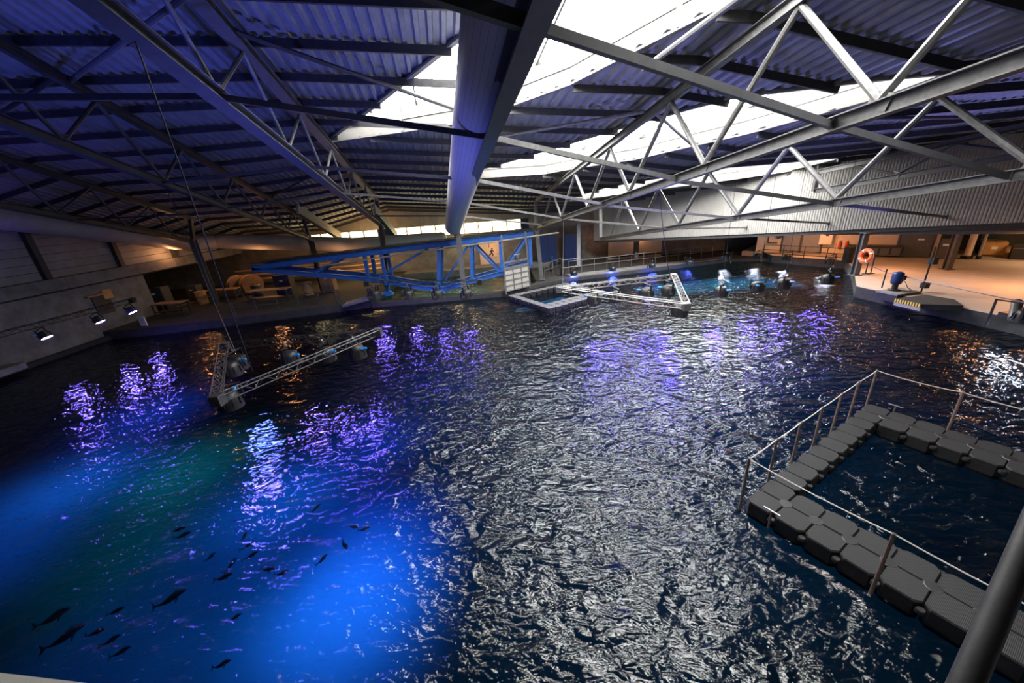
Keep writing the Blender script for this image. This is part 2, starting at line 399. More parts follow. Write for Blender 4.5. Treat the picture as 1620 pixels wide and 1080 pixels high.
# central girder and the duct beside it
g = empty('roof_girder', (-3, 26, 5.1), 'deep grey girder running down the middle of the roof beside the white duct', 'girder')
GB = ((-3, 26, 5.3), (1.35, 0, 8.75))
part(MB().ibeam(line_at(GB, 26.3), line_at(GB, -1), .3, .36, .03), 'girder_beam', 'beamgrey', g)
for i in range(8):
    y = 25.6-3.4*i; part(MB().beam(line_at(GB, y)+Vector((0, 0, .15)), Vector((line_at(GB, y).x, y, S(4, y, .2).z)), .1, .1, (0, 1, 0)), 'hanger_post', 'beamgrey', g)
def seamed_cyl(name, a, b, r, m, root, n=36, cap=True):
    a, b = Vector(a), Vector(b); t = (b-a).normalized(); x = t.cross(Vector((0, 0, 1))).normalized(); y = x.cross(t)
    vs = []; rings = [(a, r), (b, r)]
    if cap: rings += [(b+t*r*.35, r*.85), (b+t*r*.6, r*.5), (b+t*r*.68, .02)]
    for c, rr in rings:
        for i in range(n): q = 2*math.pi*i/n; vs.append(c+x*rr*math.cos(q)+y*rr*math.sin(q))
    fs = [(j*n+i, j*n+(i+1) % n, (j+1)*n+(i+1) % n, (j+1)*n+i) for j in range(len(rings)-1) for i in range(n)]
    mb = MB().add(vs, fs, True); o = part(mb, name, m, root)
    uv = o.data.uv_layers.new()
    for p in o.data.polygons:
        i0 = (p.vertices[0]) % n
        for li, u in zip(p.loop_indices, (i0/n, (i0+1)/n, (i0+1)/n, i0/n)): uv.data[li].uv = (u, 0 if li == 0 else 1)
    return o
DA, DB = D(782, 63, 7.0), D(717, 358, 25.5)
DA = DA+(DA-DB)*.35
dk = empty('air_duct', DB, 'large white seamed round duct descending along the middle of the roof', 'duct')
seamed_cyl('duct_shell', DA, DB, .54, 'seam', dk)
for i in range(6):
    c = DB+(DA-DB)*(.02+.18*i); part(MB().tube(c+Vector((0, 0, .5)), Vector((c.x, c.y, S(3.9, c.y, .3).z)), .02, 6), 'hanger_rod', 'steel', dk)
part(MB().tube(DB+Vector((0, .2, -.5)), DB+Vector((0, .2, -.75)), .05, 8), 'drain_stub', 'black', dk)
dk2 = empty('air_duct', (-23.6, 19, 6.5), 'fat round duct running along the left wall then across the back', 'duct')
d0, d1 = HP(0, 344, (-23.9, 5), (-23.9, 30)), HP(318, 383, (-23.9, 5), (-23.9, 30))
ds = d0+(d0-d1)*1.0
pts = [ds, d0, d1-Vector((0, 1.0, 0)), d1+Vector((.9, .4, -.03)), D(560, 387, 32.5), D(700, 378, 32.5)]
for i, (a, b) in enumerate(zip(pts[:-1], pts[1:])):
    seamed_cyl('duct_section', a, b, .58, 'duct', dk2, 28, True)
# cross struts between chords
def strut(pts, label, r=.06, m='steel'):
    o = empty('roof_strut', pts[0], label, 'strut')
    for a, b in zip(pts[:-1], pts[1:]): part(MB().beam(a, b, r*1.6, r*1.9), 'strut_bar', m, o)
    for p in pts[1:]: part(MB().beam(p-Vector((0, .09, 0)), p+Vector((0, .09, 0)), .05, .22), 'end_plate', m, o)
def L(n, y, dz=0): return line_at(TL[n], y)+Vector((0, 0, dz))
G = lambda y: line_at(GB, y)-Vector((0, 0, .05))
WA, WB = (21, 21), (9, 33)
strut([L('Cb', 4.2), G(5.15)], 'dark strut at the top edge from the girder to the blue-lit truss', .08, 'steeldark')
strut([G(5.15), L('Ab', 7.3), L('Bb', 8.35)], 'nearest grey strut crossing the big skylight to the far right', .06, 'beamgrey')
strut([L('Db', 8.9), L('Cb', 9.0), G(9.05)], 'dark strut second from the top left of the girder', .06, 'steeldark')
strut([G(9.05), L('Ab', 11.7)], 'pale strut from the girder to the middle of the next truss under the second skylight')
strut([L('Ab', 11.7, -.05), L('Bb', 12.0), HP(1495, 343, WA, WB)], 'dark strut ending on the white wall above the orange hall', .06, 'beamgrey')
strut([L('Db', 14.6), L('Cb', 14), G(13.45)], 'dark strut third from the top left of the girder', .05, 'steeldark')
strut([G(13.45), L('Ab', 16.7)], 'pale strut third down on the right of the girder')
strut([L('Ab', 16.7, -.05), L('Bb', 15.8), HP(1310, 353, WA, WB)], 'thin dark strut ending on the white wall above the two doors', .05, 'beamgrey')
strut([L('Db', 18.6), L('Cb', 18.2), G(18.55)], 'dim strut fourth down left of the girder', .045, 'steeldark')
strut([G(18.55), L('Ab', 22.2), L('Bb', 20.5), HP(1180, 366, WA, WB)+Vector((0, 0, .25))], 'pale strut fourth down on the right of the girder', .05)
strut([G(24.0), L('Ab', 26.2)], 'farthest pale strut between the girder and the post by the gate', .05)
strut([L('Cb', 25), G(24)], 'farthest dim strut left of the girder', .045, 'steeldark')
strut([L('Eb', 9.6), L('Db', 10.5)], 'dark strut at the left edge nearest the camera', .05, 'steeldark')
strut([L('Eb', 19), L('Db', 19.4)], 'thin dark strut above the left duct', .04, 'steeldark')
# slanting roof braces in the roof plane
def brace(a, b, r, m, label):
    tag(MB().tube(a, b, r, 8).build('roof_brace', m, origin=a), label, 'brace')
def RS(s, y): return S(s, y, .05)
brace(RS(2.0, 12.4), RS(3.0, 9.2), .06, 'beamgrey', 'blue-lit tubular roof brace between the two left trusses, top left')
brace(RS(3.02, 10.4), RS(3.98, 14.0), .06, 'steeldark', 'dark tubular roof brace crossing into the skylight left of the duct')
brace(RS(4.05, 16.9), RS(4.98, 13.6), .06, 'steel', 'pale tubular roof brace slanting under the edge of the big skylight')
brace(RS(5.02, 13.5), RS(5.98, 17.2), .055, 'steel', 'pale tubular roof brace crossing the second skylight')
brace(RS(4.9, 6.4), RS(4.75, 11.2), .07, 'steel', 'pale tubular brace across the big skylight at the top of the picture')
brace(RS(1.02, 15.2), RS(1.98, 12.2), .06, 'steeldark', 'dark tubular roof brace at the left edge')
brace(RS(2.02, 24.0), RS(2.95, 20.0), .05, 'steeldark', 'dim tubular roof brace over the blue footbridge')
brace(RS(6.02, 12.0), RS(7.0, 13.0), .05, 'steeldark', 'dark tube below the right end of the second skylight')
# columns
def column(label, top, base, w_, m, head=True):
    o = empty('steel_column', base, label, 'column')
    part(MB().ibeam(Vector(base), Vector(top), w_, w_, .02, (0, 1, 0)), 'shaft', m, o)
    part(MB().box(Vector(base)-Vector((w_*.8, w_*.8, 0)), Vector(base)+Vector((w_*.8, w_*.8, .04))), 'base_plate', m, o)
    if head: part(MB().beam(Vector(top)-Vector((0, .22, 0)), Vector(top)+Vector((0, .22, 0)), .3, .04), 'cap_plate', m, o)
    return o
column('pale steel column under the end of the girder, standing on the tank edge', (-3.0, 25.6, 5.12), (-3.05, 25.41, .3), .3, 'steel')
column('pale steel column right of the sluice gate', (2.4, 28.3, 4.4), W(857, 442, .3), .3, 'steel')
column('dark steel column left of the blue footbridge middle', (-9.09, 29.2, 5.05), (-9.6, 29.2, .3), .3, 'steeldark')
column('dark steel column behind the left end of the blue footbridge', (-14.55, 29.2, 4.4), (-14.6, 29.2, .5), .3, 'steeldark')
column('dark leaning-looking column by the orange-lit left wall', (-21.49, 27, 5.2), (-21.6, 27.2, .5), .32, 'beamgrey')
column('grey column behind the walkway railing left of the dark bays', D(915, 345, 33), W(915, 420, .6), .3, 'beamgrey')
column('grey column in front of the orange niche behind the walkway', D(1007, 375, 34), W(1006, 410, .6), .28, 'beamgrey')
column('dark column carrying the lifebuoy at the corner of the pool deck', (20.47, 21.25, 3.0), (20.48, 21.25, .6), .3, 'beamgrey')
column('dark column out on the orange-lit deck', (25.5, 20.9, 2.7), (25.56, 20.93, .6), .3, 'beamgrey')
for i, (t, b, lab) in enumerate(((D(470, 330, 27), D(539, 374, 34.5), 'pale deep rafter over the left of the footbridge'), (D(592, 330, 27), D(628, 373, 34.5), 'pale deep rafter in front of the yellow window band'))):
    o = empty('rafter', b, lab, 'rafter'); part(MB().beam(t, b, .14, .7), 'rafter_web', 'wallpanel', o)
    part(MB().beam(t-Vector((0, 0, .36)), b-Vector((0, 0, .36)), .3, .04), 'rafter_flange', 'steeldark', o)

# ------------------------------------------------------------------ water, bed, shell
MB().add([(-25, -1, 0), (40, -1, 0), (40, 37, 0), (-25, 37, 0)], [(0, 1, 2, 3)]).build('pool_water', 'water', kind='structure')
for x_ in (-7.5, -4, -.5): light('POINT', (x_, 29.2, -.35), 90, (.1, 1, .42), None, .1)  # added points under the water, giving the far basin its green glow
MB().prism([(10.5, 26.6), (21.5, 25.6), (22, 28.5), (20, 30.6), (10.5, 29.3)], -1.3, -1.1).build('floor_glow_shelf', 'concrete', kind='structure')  # added underwater shelf that catches the green glow
MB().box((-9.4, 25.4, -1.3), (4.2, 34, -1.1)).build('floor_basin', 'tile', kind='structure')
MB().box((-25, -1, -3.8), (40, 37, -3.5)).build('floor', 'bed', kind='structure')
LW = -24.8
wl = empty('wall_left', (0, 0, 0), kind='structure')
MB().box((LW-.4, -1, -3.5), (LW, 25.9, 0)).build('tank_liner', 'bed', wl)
MB().box((LW-.4, -1, 0), (LW, 25.9, 3.35)).build('concrete_wall', 'concrete', wl)
MB().box((LW-.4, 25.9, -3.5), (LW, 36.2, .5)).build('concrete_wall', 'concrete', wl)
k = -1.
while k < 36:
    e = min(k+7.4, 36.2); MB().box((LW-.4, k+.01, 3.35), (LW+.22, e-.01, 3.98)).build('ledge_beam', 'concrete', wl); k = e
MB().box((LW-.1, -1, 3.25), (LW+.1, 36.2, 3.36)).build('ledge_drip', 'concdark', wl)
# upper cladding as horizontal ribbed planks
z = 3.98; row = 0
while z < 12.5:
    za = z; z += .42
    # span where the roof is higher
    yy = 36.2
    while yy > 0 and S(.3, yy, .4).z < z+.05: yy -= .4
    if yy > 1: MB().box((LW-.12, -1, za+.02), (LW-.02-.03*(row % 2), yy, z)).build('cladding_plank', 'wallpanel', wl)
    row += 1
for (pa, pb) in (((40, 375), (75, 445)), ((175, 380), (192, 425)), ((268, 380), (278, 412)), ((-60, 400), (-30, 465))):
    b = HP(*pb, (LW, 0), (LW, 30)); MB().box((LW-.02, b.y-.14, 3.98), (LW+.24, b.y+.14, S(.3, b.y, .2).z)).build('wall_post', 'steeldark', wl)
# dark bay behind the left wall
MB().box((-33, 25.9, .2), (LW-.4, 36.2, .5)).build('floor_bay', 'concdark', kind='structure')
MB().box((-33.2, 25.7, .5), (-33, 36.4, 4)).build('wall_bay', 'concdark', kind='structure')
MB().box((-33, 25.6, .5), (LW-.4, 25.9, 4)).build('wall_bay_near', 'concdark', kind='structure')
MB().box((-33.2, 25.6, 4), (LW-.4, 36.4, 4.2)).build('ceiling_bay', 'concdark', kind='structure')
# back wall
wb = empty('wall_back', (0, 0, 0), kind='structure')
MB().box((-33, 36, -3.5), (40, 36.3, 3.55)).build('masonry', 'concrete', wb)
xs = -30.
while xs < 12:
    zt = min(S(s_, 36, .4).z for s_ in (3, 4, 5))
    lo = 4.5 if xs < 1.2 else 3.55
    if xs+1.2 < -20: lo = 3.55
    MB().box((xs+.01, 36, lo), (xs+1.19, 36.12, 6.6)).build('cladding_panel', 'wallpanel', wb); xs += 1.2
nwin = 0
xs = -19.6
while xs < 1.0:
    if not (-12.6 < xs < -11.2):
        MB().box((xs+.04, 36.1, 3.58), (xs+1.28, 36.14, 4.47)).build('window_pane', 'winlit', wb)
    MB().box((xs-.05, 35.95, 3.55), (xs+.03, 36.12, 4.5)).build('mullion', 'steeldark' if nwin % 2 else 'beamgrey', wb); xs += 1.33; nwin += 1
MB().box((-19.8, 35.9, 3.45), (1.2, 36.1, 3.57)).build('window_ledge', 'beamgrey', wb)
# quay on the left and back
quay = [(-24.8, 21.9), (-22.6, 22.0), (-18.15, 22.76), (-11.3, 24.3), (-9.4, 24.9), (-9.4, 36.2), (-24.8, 36.2)]
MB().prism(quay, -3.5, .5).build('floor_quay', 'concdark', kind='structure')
MB().prism([(-9.4, 34), (4.2, 34), (4.2, 36.2), (-9.4, 36.2)], -3.5, .6).build('floor_back', 'concrete', kind='structure')
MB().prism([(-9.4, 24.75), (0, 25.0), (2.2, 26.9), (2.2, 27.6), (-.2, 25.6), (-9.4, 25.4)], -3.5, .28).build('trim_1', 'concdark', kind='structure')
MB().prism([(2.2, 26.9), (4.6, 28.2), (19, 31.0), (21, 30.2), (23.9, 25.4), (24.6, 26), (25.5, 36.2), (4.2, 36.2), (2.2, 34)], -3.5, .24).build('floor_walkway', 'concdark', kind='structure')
wk = empty('walkway', (5, 29.3, .24), 'long pale walkway planks along the far side of the pool', 'walkway')
for i in range(12):
    a = Vector((4.9, 28.55, .27)); b = Vector((19.2, 31.3, .27)); p = a+(b-a)*(i/12); q = a+(b-a)*((i+.97)/12)
    d = Vector((-.19, .98, 0)); part(MB().beam(p+d*.5, q+d*.5, 1.0, .08), 'walkway_slab', 'concrete', wk)
deckpoly = [(18.8, -1), (19.3, 12.9), (18.78, 16.4), (18.56, 18.98), (20.2, 20.9), (23.9, 25.4), (21.2, 30.0), (21.6, 31.1), (25.3, 27.3), (40, 12.6), (40, -1)]
MB().prism([(18.8, -1), (19.3, 12.9), (18.78, 16.4), (18.56, 18.98), (20.2, 20.9), (22.2, 23.3), (25.3, 27.3), (42, 10.6), (42, -1)], -3.5, .57).build('floor_deck_base', 'concdark', kind='structure')
MB().prism([(18.8, -1), (19.3, 12.9), (18.78, 16.4), (18.56, 18.98), (20.2, 20.9), (22.2, 23.3), (25.3, 27.3), (42, 10.6), (42, -1)], .57, .6).build('floor_deck', 'deck', kind='structure')
MB().prism([(22.2, 23.3), (23.6, 25.4), (21.2, 29.4), (21.6, 31.1), (25.3, 27.3)], -3.5, .57).build('floor_deck_far_base', 'concdark', kind='structure')
MB().prism([(22.2, 23.3), (23.6, 25.4), (21.2, 29.4), (21.6, 31.1), (25.3, 27.3)], .57, .6).build('floor_deck_far', 'deck', kind='structure')
# hall back wall, doors
wh = empty('wall_hall', (0, 0, 0), kind='structure')
HA, HB = Vector((21.2, 31.5, 0)), Vector((31.2, 21.2, 0)); hd = (HB-HA).normalized(); hn = Vector((-hd.y, hd.x, 0))
if hn.x < 0: hn = -hn
def hwall(p, q, z0, z1, name, m, parent, off=0., th=.12):
    a = Vector((p.x, p.y, 0)); b = Vector((q.x, q.y, 0)); zc = (z0+z1)/2
    mb = MB().beam(a+Vector((0, 0, zc))-hn*off, b+Vector((0, 0, zc))-hn*off, th, z1-z0)
    o = mb.build(name, m, parent)
    return o
hwall(HA+hn*.1, HA+hd*10.2+hn*.1, 0.2, 3.35, 'plaster_wall', 'plaster', wh)
hwall(HA+hd*10.2+hn*4.2, HA+hd*22+hn*4.2, .2, 3.35, 'plaster_wall', 'doordark', wh)
MB().beam(HA+hd*10.2+Vector((0, 0, 1.85)), HA+hd*10.2+hn*4.2+Vector((0, 0, 1.85)), .15, 3.0).build('plaster_wall', 'plaster', wh)
MB().prism([tuple((HA-hd*1)[:2]), tuple((HA+hd*24)[:2]), tuple((HA+hd*24+hn*4.5)[:2]), tuple((HA-hd*1+hn*4.5)[:2])], .2, .6).build('floor_store', 'deck', kind='structure')
MB().prism([(9.6, 33.0), (21.4, 21.2), (31.4, 11.2), (40, 11.2), (40, 33)], 3.35, 3.5).build('ceiling_hall', 'plaster', kind='structure')
def on_hall(px, py): return HP(px, py, HA, HB)
def hall_box(px0, py0, px1, py1, name, m, depth, label=None, cat=None, kind=None, zb=None):
    a, b = on_hall(px0, py0), on_hall(px1, py1); z0, z1 = min(a.z, b.z), max(a.z, b.z)
    if zb is not None: z0 = zb
    p = Vector((a.x, a.y, (z0+z1)/2))-hn*depth/2; q = Vector((b.x, b.y, (z0+z1)/2))-hn*depth/2
    return p, q, z1-z0
for i, (x0, x1, yt, yb, m, nm) in enumerate(((1242, 1262, 367, 400, 'door', 'door_1'), (1273, 1295, 366, 402, 'door', 'door_2'), (1428, 1467, 367, 406, 'doordark', 'door_3'))):
    p, q, h = hall_box(x0, yt, x1, yb, nm, m, .06, zb=.62)
    o = empty(nm, (p.x, p.y, .6), kind='structure')
    part(MB().beam(p, q, .06, h), 'door_leaf', m, o)
    e = (q-p).normalized()
    for s_ in (p-e*.05, q+e*.05): part(MB().box(s_-Vector((.05, .05, h/2)), s_+Vector((.05, .05, h/2+.06))), 'door_jamb', 'doordark', o)
    part(MB().tube(q-e*.15-hn*.04, q-e*.15-hn*.12, .02, 6), 'door_handle', 'alu', o)
    if i == 2: part(MB().beam(p+(q-p)*.55-hn*.05+Vector((0, 0, .35)), p+(q-p)*.75-hn*.05+Vector((0, 0, .35)), .01, .1), 'notice', 'sign', o)
# white ribbed upper wall on a dark fascia
wr = empty('wall_right', (0, 0, 0), kind='structure')
ra, rb = Vector((8.0, 34.0, 0)), Vector((31, 11, 0)); rd = (rb-ra).normalized(); rn = Vector((rd.y, -rd.x, 0)); n_ = 0
Lr = (rb-ra).length
def roof_z(x, y):
    for i in range(0, 90):
        s_ = i/10; p = S(s_, y, .42)
        if p.x >= x: return p.z
    return S(9, y, .42).z
NPAN = 26
for i in range(NPAN):
    mb = MB(); a0 = i/NPAN*Lr; a1 = (i+1)/NPAN*Lr; nr = 10
    pts = []
    for j in range(nr):
        u = a0+(a1-a0)*j/nr; du = (a1-a0)/nr
        for t, dd in ((0, 0), (.25, 0), (.4, .025), (.85, .025)): pts.append((u+du*t, dd))
    pts.append((a1, 0))
    vs = []
    for u, dd in pts:
        p = ra+rd*u; zt = roof_z(p.x, p.y)
        fr = u/Lr; zb = 2.25+(3.75-2.25)*min(1, fr*1.15)
        off = Vector((-.707, -.707, 0))*dd
        vs += [p+off+Vector((0, 0, zb)), p+off+Vector((0, 0, max(zt, zb+.5)))]
    mb.add(vs, [(2*k_, 2*k_+2, 2*k_+3, 2*k_+1) for k_ in range(len(pts)-1)])
    mb.build('ribbed_panel', 'white', wr)
MB().beam(ra+Vector((.15, .15, 2.18)), ra+rd*Lr*.87+Vector((.15, .15, 3.66)), .3, .26).build('fascia_beam', 'steeldark', wr)
MB().beam(ra+rd*16+Vector((.2, .2, 3.1)), ra+rd*Lr+Vector((.2, .2, 3.3)), .3, .5).build('fascia_beam', 'steeldark', wr)
# walls out of view
MB().box((-25.2, -1.3, -3.5), (42, -1, 4.6)).build('wall_front', 'concrete', kind='structure')
MB().box((41.5, -1, -3.5), (41.8, 37, 8)).build('wall_far_right', 'concrete', kind='structure')

# ------------------------------------------------------------------ floating docks
def dock(name, label, O, ang, cells, discs, mtop, cleats=(), posts=(), ztop=.3):
    u = Vector((math.cos(ang), math.sin(ang), 0)); v = Vector((-u.y, u.x, 0)); O = Vector(O)
    def q(a, b, z=ztop): return Vector((O.x, O.y, 0))+u*(.5*a)+v*(.5*b)+Vector((0, 0, z))
    root = empty(name, q(0, 0, 0), label, 'floating dock')
    c, g_ = .17, .012
    oct_ = [(c, g_), (1-c, g_), (1-g_, c), (1-g_, 1-c), (1-c, 1-g_), (c, 1-g_), (g_, 1-c), (g_, c)]
    ins = lambda p, k: (.5+(p[0]-.5)*k, .5+(p[1]-.5)*k)
    vs = [(x*.5, y*.5, -.36) for x, y in oct_]+[(x*.5, y*.5, -.025) for x, y in oct_]+[(ins((x, y), .94)[0]*.5, ins((x, y), .94)[1]*.5, 0) for x, y in oct_]
    fs = [tuple(range(16, 24))]+[(i, (i+1) % 8, 8+(i+1) % 8, 8+i) for i in range(8)]+[(8+i, 8+(i+1) % 8, 16+(i+1) % 8, 16+i) for i in range(8)]
    me = bpy.data.meshes.new('float_block'); me.from_pydata(vs, [], fs); me.materials.append(M[mtop]); me.materials.append(M['dock'])
    for p_ in me.polygons: p_.material_index = 0 if p_.index == 0 or p_.index > 8 else 1
    for (i, j) in cells:
        o = bpy.data.objects.new('float_block', me); COL.objects.link(o); p = q(i, j)
        o.location = p-Vector(root.location); o.rotation_euler = (random.uniform(-.012, .012), random.uniform(-.012, .012), ang); o.parent = root
    for (i, j) in discs:
        part(MB().lathe(q(i, j, ztop-.1), [(.0, 0.105), (.1, .105), (.118, .09), (.118, 0)], 16), 'coupling_pin', 'dock', root)
    cellset = set(cells)
    for i in range(-3, 13):
        for j in range(-3, 13):
            n_in = sum(((i-a, j-b) in cellset) for a in (0, 1) for b in (0, 1))
            if n_in == 2 and (i, j) not in discs:
                part(MB().lathe(q(i, j, ztop-.14), [(0, .06), (.05, .06), (.06, .04), (.06, 0)], 10), 'edge_lug', 'dock', root)
    for (i, j) in posts:
        b = q(i, j, -.05); p = part(MB().tube(b, b+Vector((0, 0, 1.32)), .026, 8), 'rail_post', 'post', root)
        part(MB().torus(b+Vector((0, 0, 1.3)), .03, .009, (0, 1, 0), 10, 6), 'rope_eye', 'steel', p)
    for (i, j, along) in cleats:
        b = q(i, j, .02); d = u if along == 'u' else v
        k = part(MB().tube(b, b+Vector((0, 0, .4)), .018, 8), 'cleat_stem', 'post', root)
        part(MB().tube(b+d*-.14+Vector((0, 0, .42)), b+d*.14+Vector((0, 0, .42)), .016, 8), 'cleat_bar', 'alu', k)
    return q
ang = -1.05288
cells = [(i, j) for i in range(-1, 9) for j in (-1, 0)]+[(-1, j) for j in range(1, 9)]+[(i, j) for i in range(-1, 10) for j in (9, 10)]
lp = [(-1.1, -1.05), (-1.1, 1), (-1.1, 3), (-1.1, 5), (-1.1, 7), (-1.1, 9), (-1.05, 11.1)]
fp = [(2, 11.1), (5, 11.1), (8, 11.1)]; np_ = [(3, -1.12), (7, -1.12)]
dq = dock('floating_dock', 'large black cube pontoon dock ringing a dark basin at lower right', (5.080, 5.464), ang, cells,
          [(i, 0) for i in range(0, 9)]+[(i, 10) for i in range(0, 10)], 'tread', [(0, -1.12, 'u'), (.05, 11.1, 'u')], lp+fp+np_)
def rope(pts, label, r=.009, sag=.03, m='rope'):
    P_ = []
    for a, b in zip(pts[:-1], pts[1:]):
        for k in range(8):
            t = k/8; P_.append(Vector(a)+(Vector(b)-Vector(a))*t-Vector((0, 0, sag*4*t*(1-t))))
    P_.append(Vector(pts[-1])); tag(MB().path(P_, r, 5).build('rope', m, origin=pts[0]), label, 'rope')
rope([dq(i, j, 1.26) for i, j in lp], 'white rope strung on posts along the left arm of the big dock', .011, .02)
rope([dq(-1.05, 11.1, 1.26)]+[dq(i, j, 1.26) for i, j in fp], 'white rope strung along the far arm of the big dock', .011, .04)
rope([dq(-1.1, -1.05, 1.26)]+[dq(i, j, 1.26) for i, j in np_], 'white rope strung along the near arm of the big dock', .011, .04)
O2 = W(803, 467, .3); E2 = W(868, 488, .3); a2 = math.atan2(E2.y-O2.y, E2.x-O2.x)
cells2 = [(i, 0) for i in range(9)]+[(i, 9) for i in range(9)]+[(0, j) for j in range(1, 9)]+[(8, j) for j in range(1, 9)]+[(7, j) for j in range(1, 9)]
dock('floating_dock', 'small grey square pontoon dock beside the sluice gate', (O2.x, O2.y), a2, cells2, [(8, j) for j in range(1, 9)], 'beamgrey')

# ------------------------------------------------------------------ lighting trusses and lamp heads
def lattice(a, b, root, wd=.25, m='alu', r=.016):
    a, b = Vector(a), Vector(b); t = (b-a).normalized(); s_ = t.cross(Vector((0, 0, 1))).normalized()*wd/2; dn = Vector((0, 0, -wd*.85))
    for o in (s_, -s_, dn): part(MB().tube(a+o, b+o, r, 8), 'chord_tube', m, root)
    n = max(2, int((b-a).length/.5)); mb = MB(); ring = [s_, dn, -s_]
    for i in range(n):
        p = a+(b-a)*(i/n); q = a+(b-a)*((i+.5)/n); k = a+(b-a)*((i+1)/n)
        for u, v in ((s_, dn), (-s_, dn), (s_, -s_)): mb.tube(p+u, q+v, r*.4, 5); mb.tube(q+v, k+u, r*.4, 5)
    part(mb, 'lacing', m, root, kind='stuff')
SEGS = []
def ltruss(label, pts, closed, m):
    root = empty('lighting_truss', pts[0], label, 'lighting truss')
    P_ = [Vector(p) for p in pts]
    pr = list(zip(P_[:-1], P_[1:]))+([(P_[-1], P_[0])] if closed else [])
    for i, (a, b) in enumerate(pr): lattice(a, b, root, m=m[i % len(m)]); SEGS.append((a, b))
    for p in P_: part(MB().box(p-Vector((.12, .12, .24)), p+Vector((.12, .12, .03))), 'corner_block', m[0], root)
M['alublack'] = mat('dark_alu', (.035, .035, .037), .4, .6, .2, 10)
M['alumid'] = mat('mid_alu', (.1, .1, .1), .4, .7, .2, 10)
ltruss('near triangular lighting truss hung over the blue water at left', [W(342, 626, 2.4), W(597, 521, 2.4), W(354, 543, 2.4)], True, ['alumid', 'alublack', 'alumid'])
ltruss('far triangular lighting truss hung beyond the middle of the pool', [W(884, 454, 2.4), W(1066, 434, 2.4), W(1086, 480, 2.4)], True, ['alu'])
ltruss('straight black lighting truss in front of the blue footbridge', [W(579, 446, 2.4), W(759, 443, 2.4)], False, ['alublack'])
ltruss('straight black lighting truss along the left concrete wall', [W(-120, 556, 2.6), W(208, 472, 2.6)], False, ['alublack'])
def make_head(lens):
    r = bpy.data.objects.new('stage_light', None); COL.objects.link(r); r.empty_display_size = .2
    body = [(.0, .2), (.12, .2), (.2, .16), (.235, .08), (.25, 0), (.265, -.16), (.265, -.2), (.24, -.2)]
    h = MB().lathe((0, 0, 0), body, 22)
    for k in range(10):
        a = 2*math.pi*k/10; c, s_ = math.cos(a), math.sin(a)
        h.add([(c*.2, s_*.2, .14), (c*.275, s_*.275, .05), (c*.285, s_*.285, -.1), (c*.25, s_*.25, -.12)], [(0, 1, 2, 3)])
    h.build('housing', 'black', r)
    MB().lathe((0, 0, 0), [(0, -.185), (.12, -.19), (.235, -.18)], 22).build('lens', lens, r)
    y = MB()
    for sx in (-1, 1): y.box((sx*.3-.01, -.035, -.02), (sx*.3+.01, .035, .34))
    y.box((-.31, -.035, .33), (.31, .035, .35)); y.build('yoke', 'black', r)
    MB().torus((0, 0, .42), .03, .014, (0, 1, 0), 14, 6).box((-.03, -.02, .345), (.03, .02, .4)).build('clamp', 'alu', r)
    MB().box((.262, -.09, -.13), (.29, .02, .12)).build('side_plate', 'alu', r)
    MB().tube((-.14, -.2, .1), (-.14, -.36, .13), .035, 8).build('power_plug', 'plug', r)
    return r
protos = {k: make_head(k) for k in ('lensv', 'lensw', 'lensb')}
usedp = set()
def snap(px, py, sc=1.2):
    best = None
    for a, b in SEGS:
        p = W(px, py, a.z-.74); d = b-a; t = max(.04, min(.96, (p-a).dot(d)/d.dot(d))); q = a+d*t; e = (Vector((q.x-p.x, q.y-p.y))).length
        if best is None or e < best[0]: best = (e, Vector((q.x, q.y, a.z-.221-.42*sc)), math.atan2(d.y, d.x)-math.pi/2)
    return best[1], best[2]
def head(loc, label, lens='lensv', rz=0, tilt=(0, 0), sc=1.0, group=None, spot=0, scol=VIO):
    p = protos[lens]
    if lens in usedp: p = copy_tree(p)
    usedp.add(lens)
    p.location = loc; p.rotation_euler = (tilt[0], tilt[1], rz); p.scale = (sc, sc, sc)
    tag(p, label, 'stage light', group)
    if spot:
        d = Matrix.Rotation(rz, 3, 'Z') @ Matrix.Rotation(tilt[1], 3, 'Y') @ Matrix.Rotation(tilt[0], 3, 'X') @ Vector((0, 0, -1))
        light('SPOT', Vector(loc)+d*.24, spot, scol, Vector(loc)+d*3, .1, 60, .9)
    return p
g1 = 'stage lights hung under the near triangular truss'
for (px, py, lab, lens) in ((379, 628, 'stage light with white side plate at the near left corner of the near triangular truss', 'lensv'), (499, 577, 'stage light with blue plug at the middle of the near triangular truss front beam', 'lensv'),
        (575, 543, 'stage light near the right tip of the near triangular truss', 'lensv'), (481, 548, 'stage light under the back beam of the near triangular truss', 'lensv'),
        (373, 556, 'upper of two stage lights on the left beam of the near triangular truss', 'lensb'), (366, 583, 'lower of two stage lights on the left beam of the near triangular truss', 'lensb')):
    l_, rz_ = snap(px, py); head(l_, lab, lens, rz_, (0, 0), 1.2, g1, 500, BLUE)
g2 = 'stage lights hung under the far triangular truss'
for (px, py, lab) in ((928, 465, 'stage light at the left of the far triangular truss over the small dock'), (988, 477, 'stage light under the middle of the far triangular truss'),
        (1075, 490, 'stage light hanging at the near right corner of the far triangular truss'), (1048, 453, 'stage light inside the far triangular truss near its right side'), (993, 450, 'small stage light under the back beam of the far triangular truss')):
    l_, rz_ = snap(px, py); head(l_, lab, 'lensv', rz_, (0, 0), 1.2, g2)
g3 = 'stage lights under the straight truss before the footbridge'
for (px, lab) in ((585, 'leftmost stage light of the row before the blue footbridge'), (622, 'second stage light from the left of the row before the footbridge'), (670, 'middle stage light of the row before the footbridge'),
        (712, 'second stage light from the right of the row before the footbridge'), (754, 'rightmost stage light of the row before the footbridge, by the sluice gate')):
    l_, rz_ = snap(px, 454); head(l_, lab, 'lensv', rz_, (0, 0), 1.2, g3)
g4 = 'glowing stage lights along the left wall'
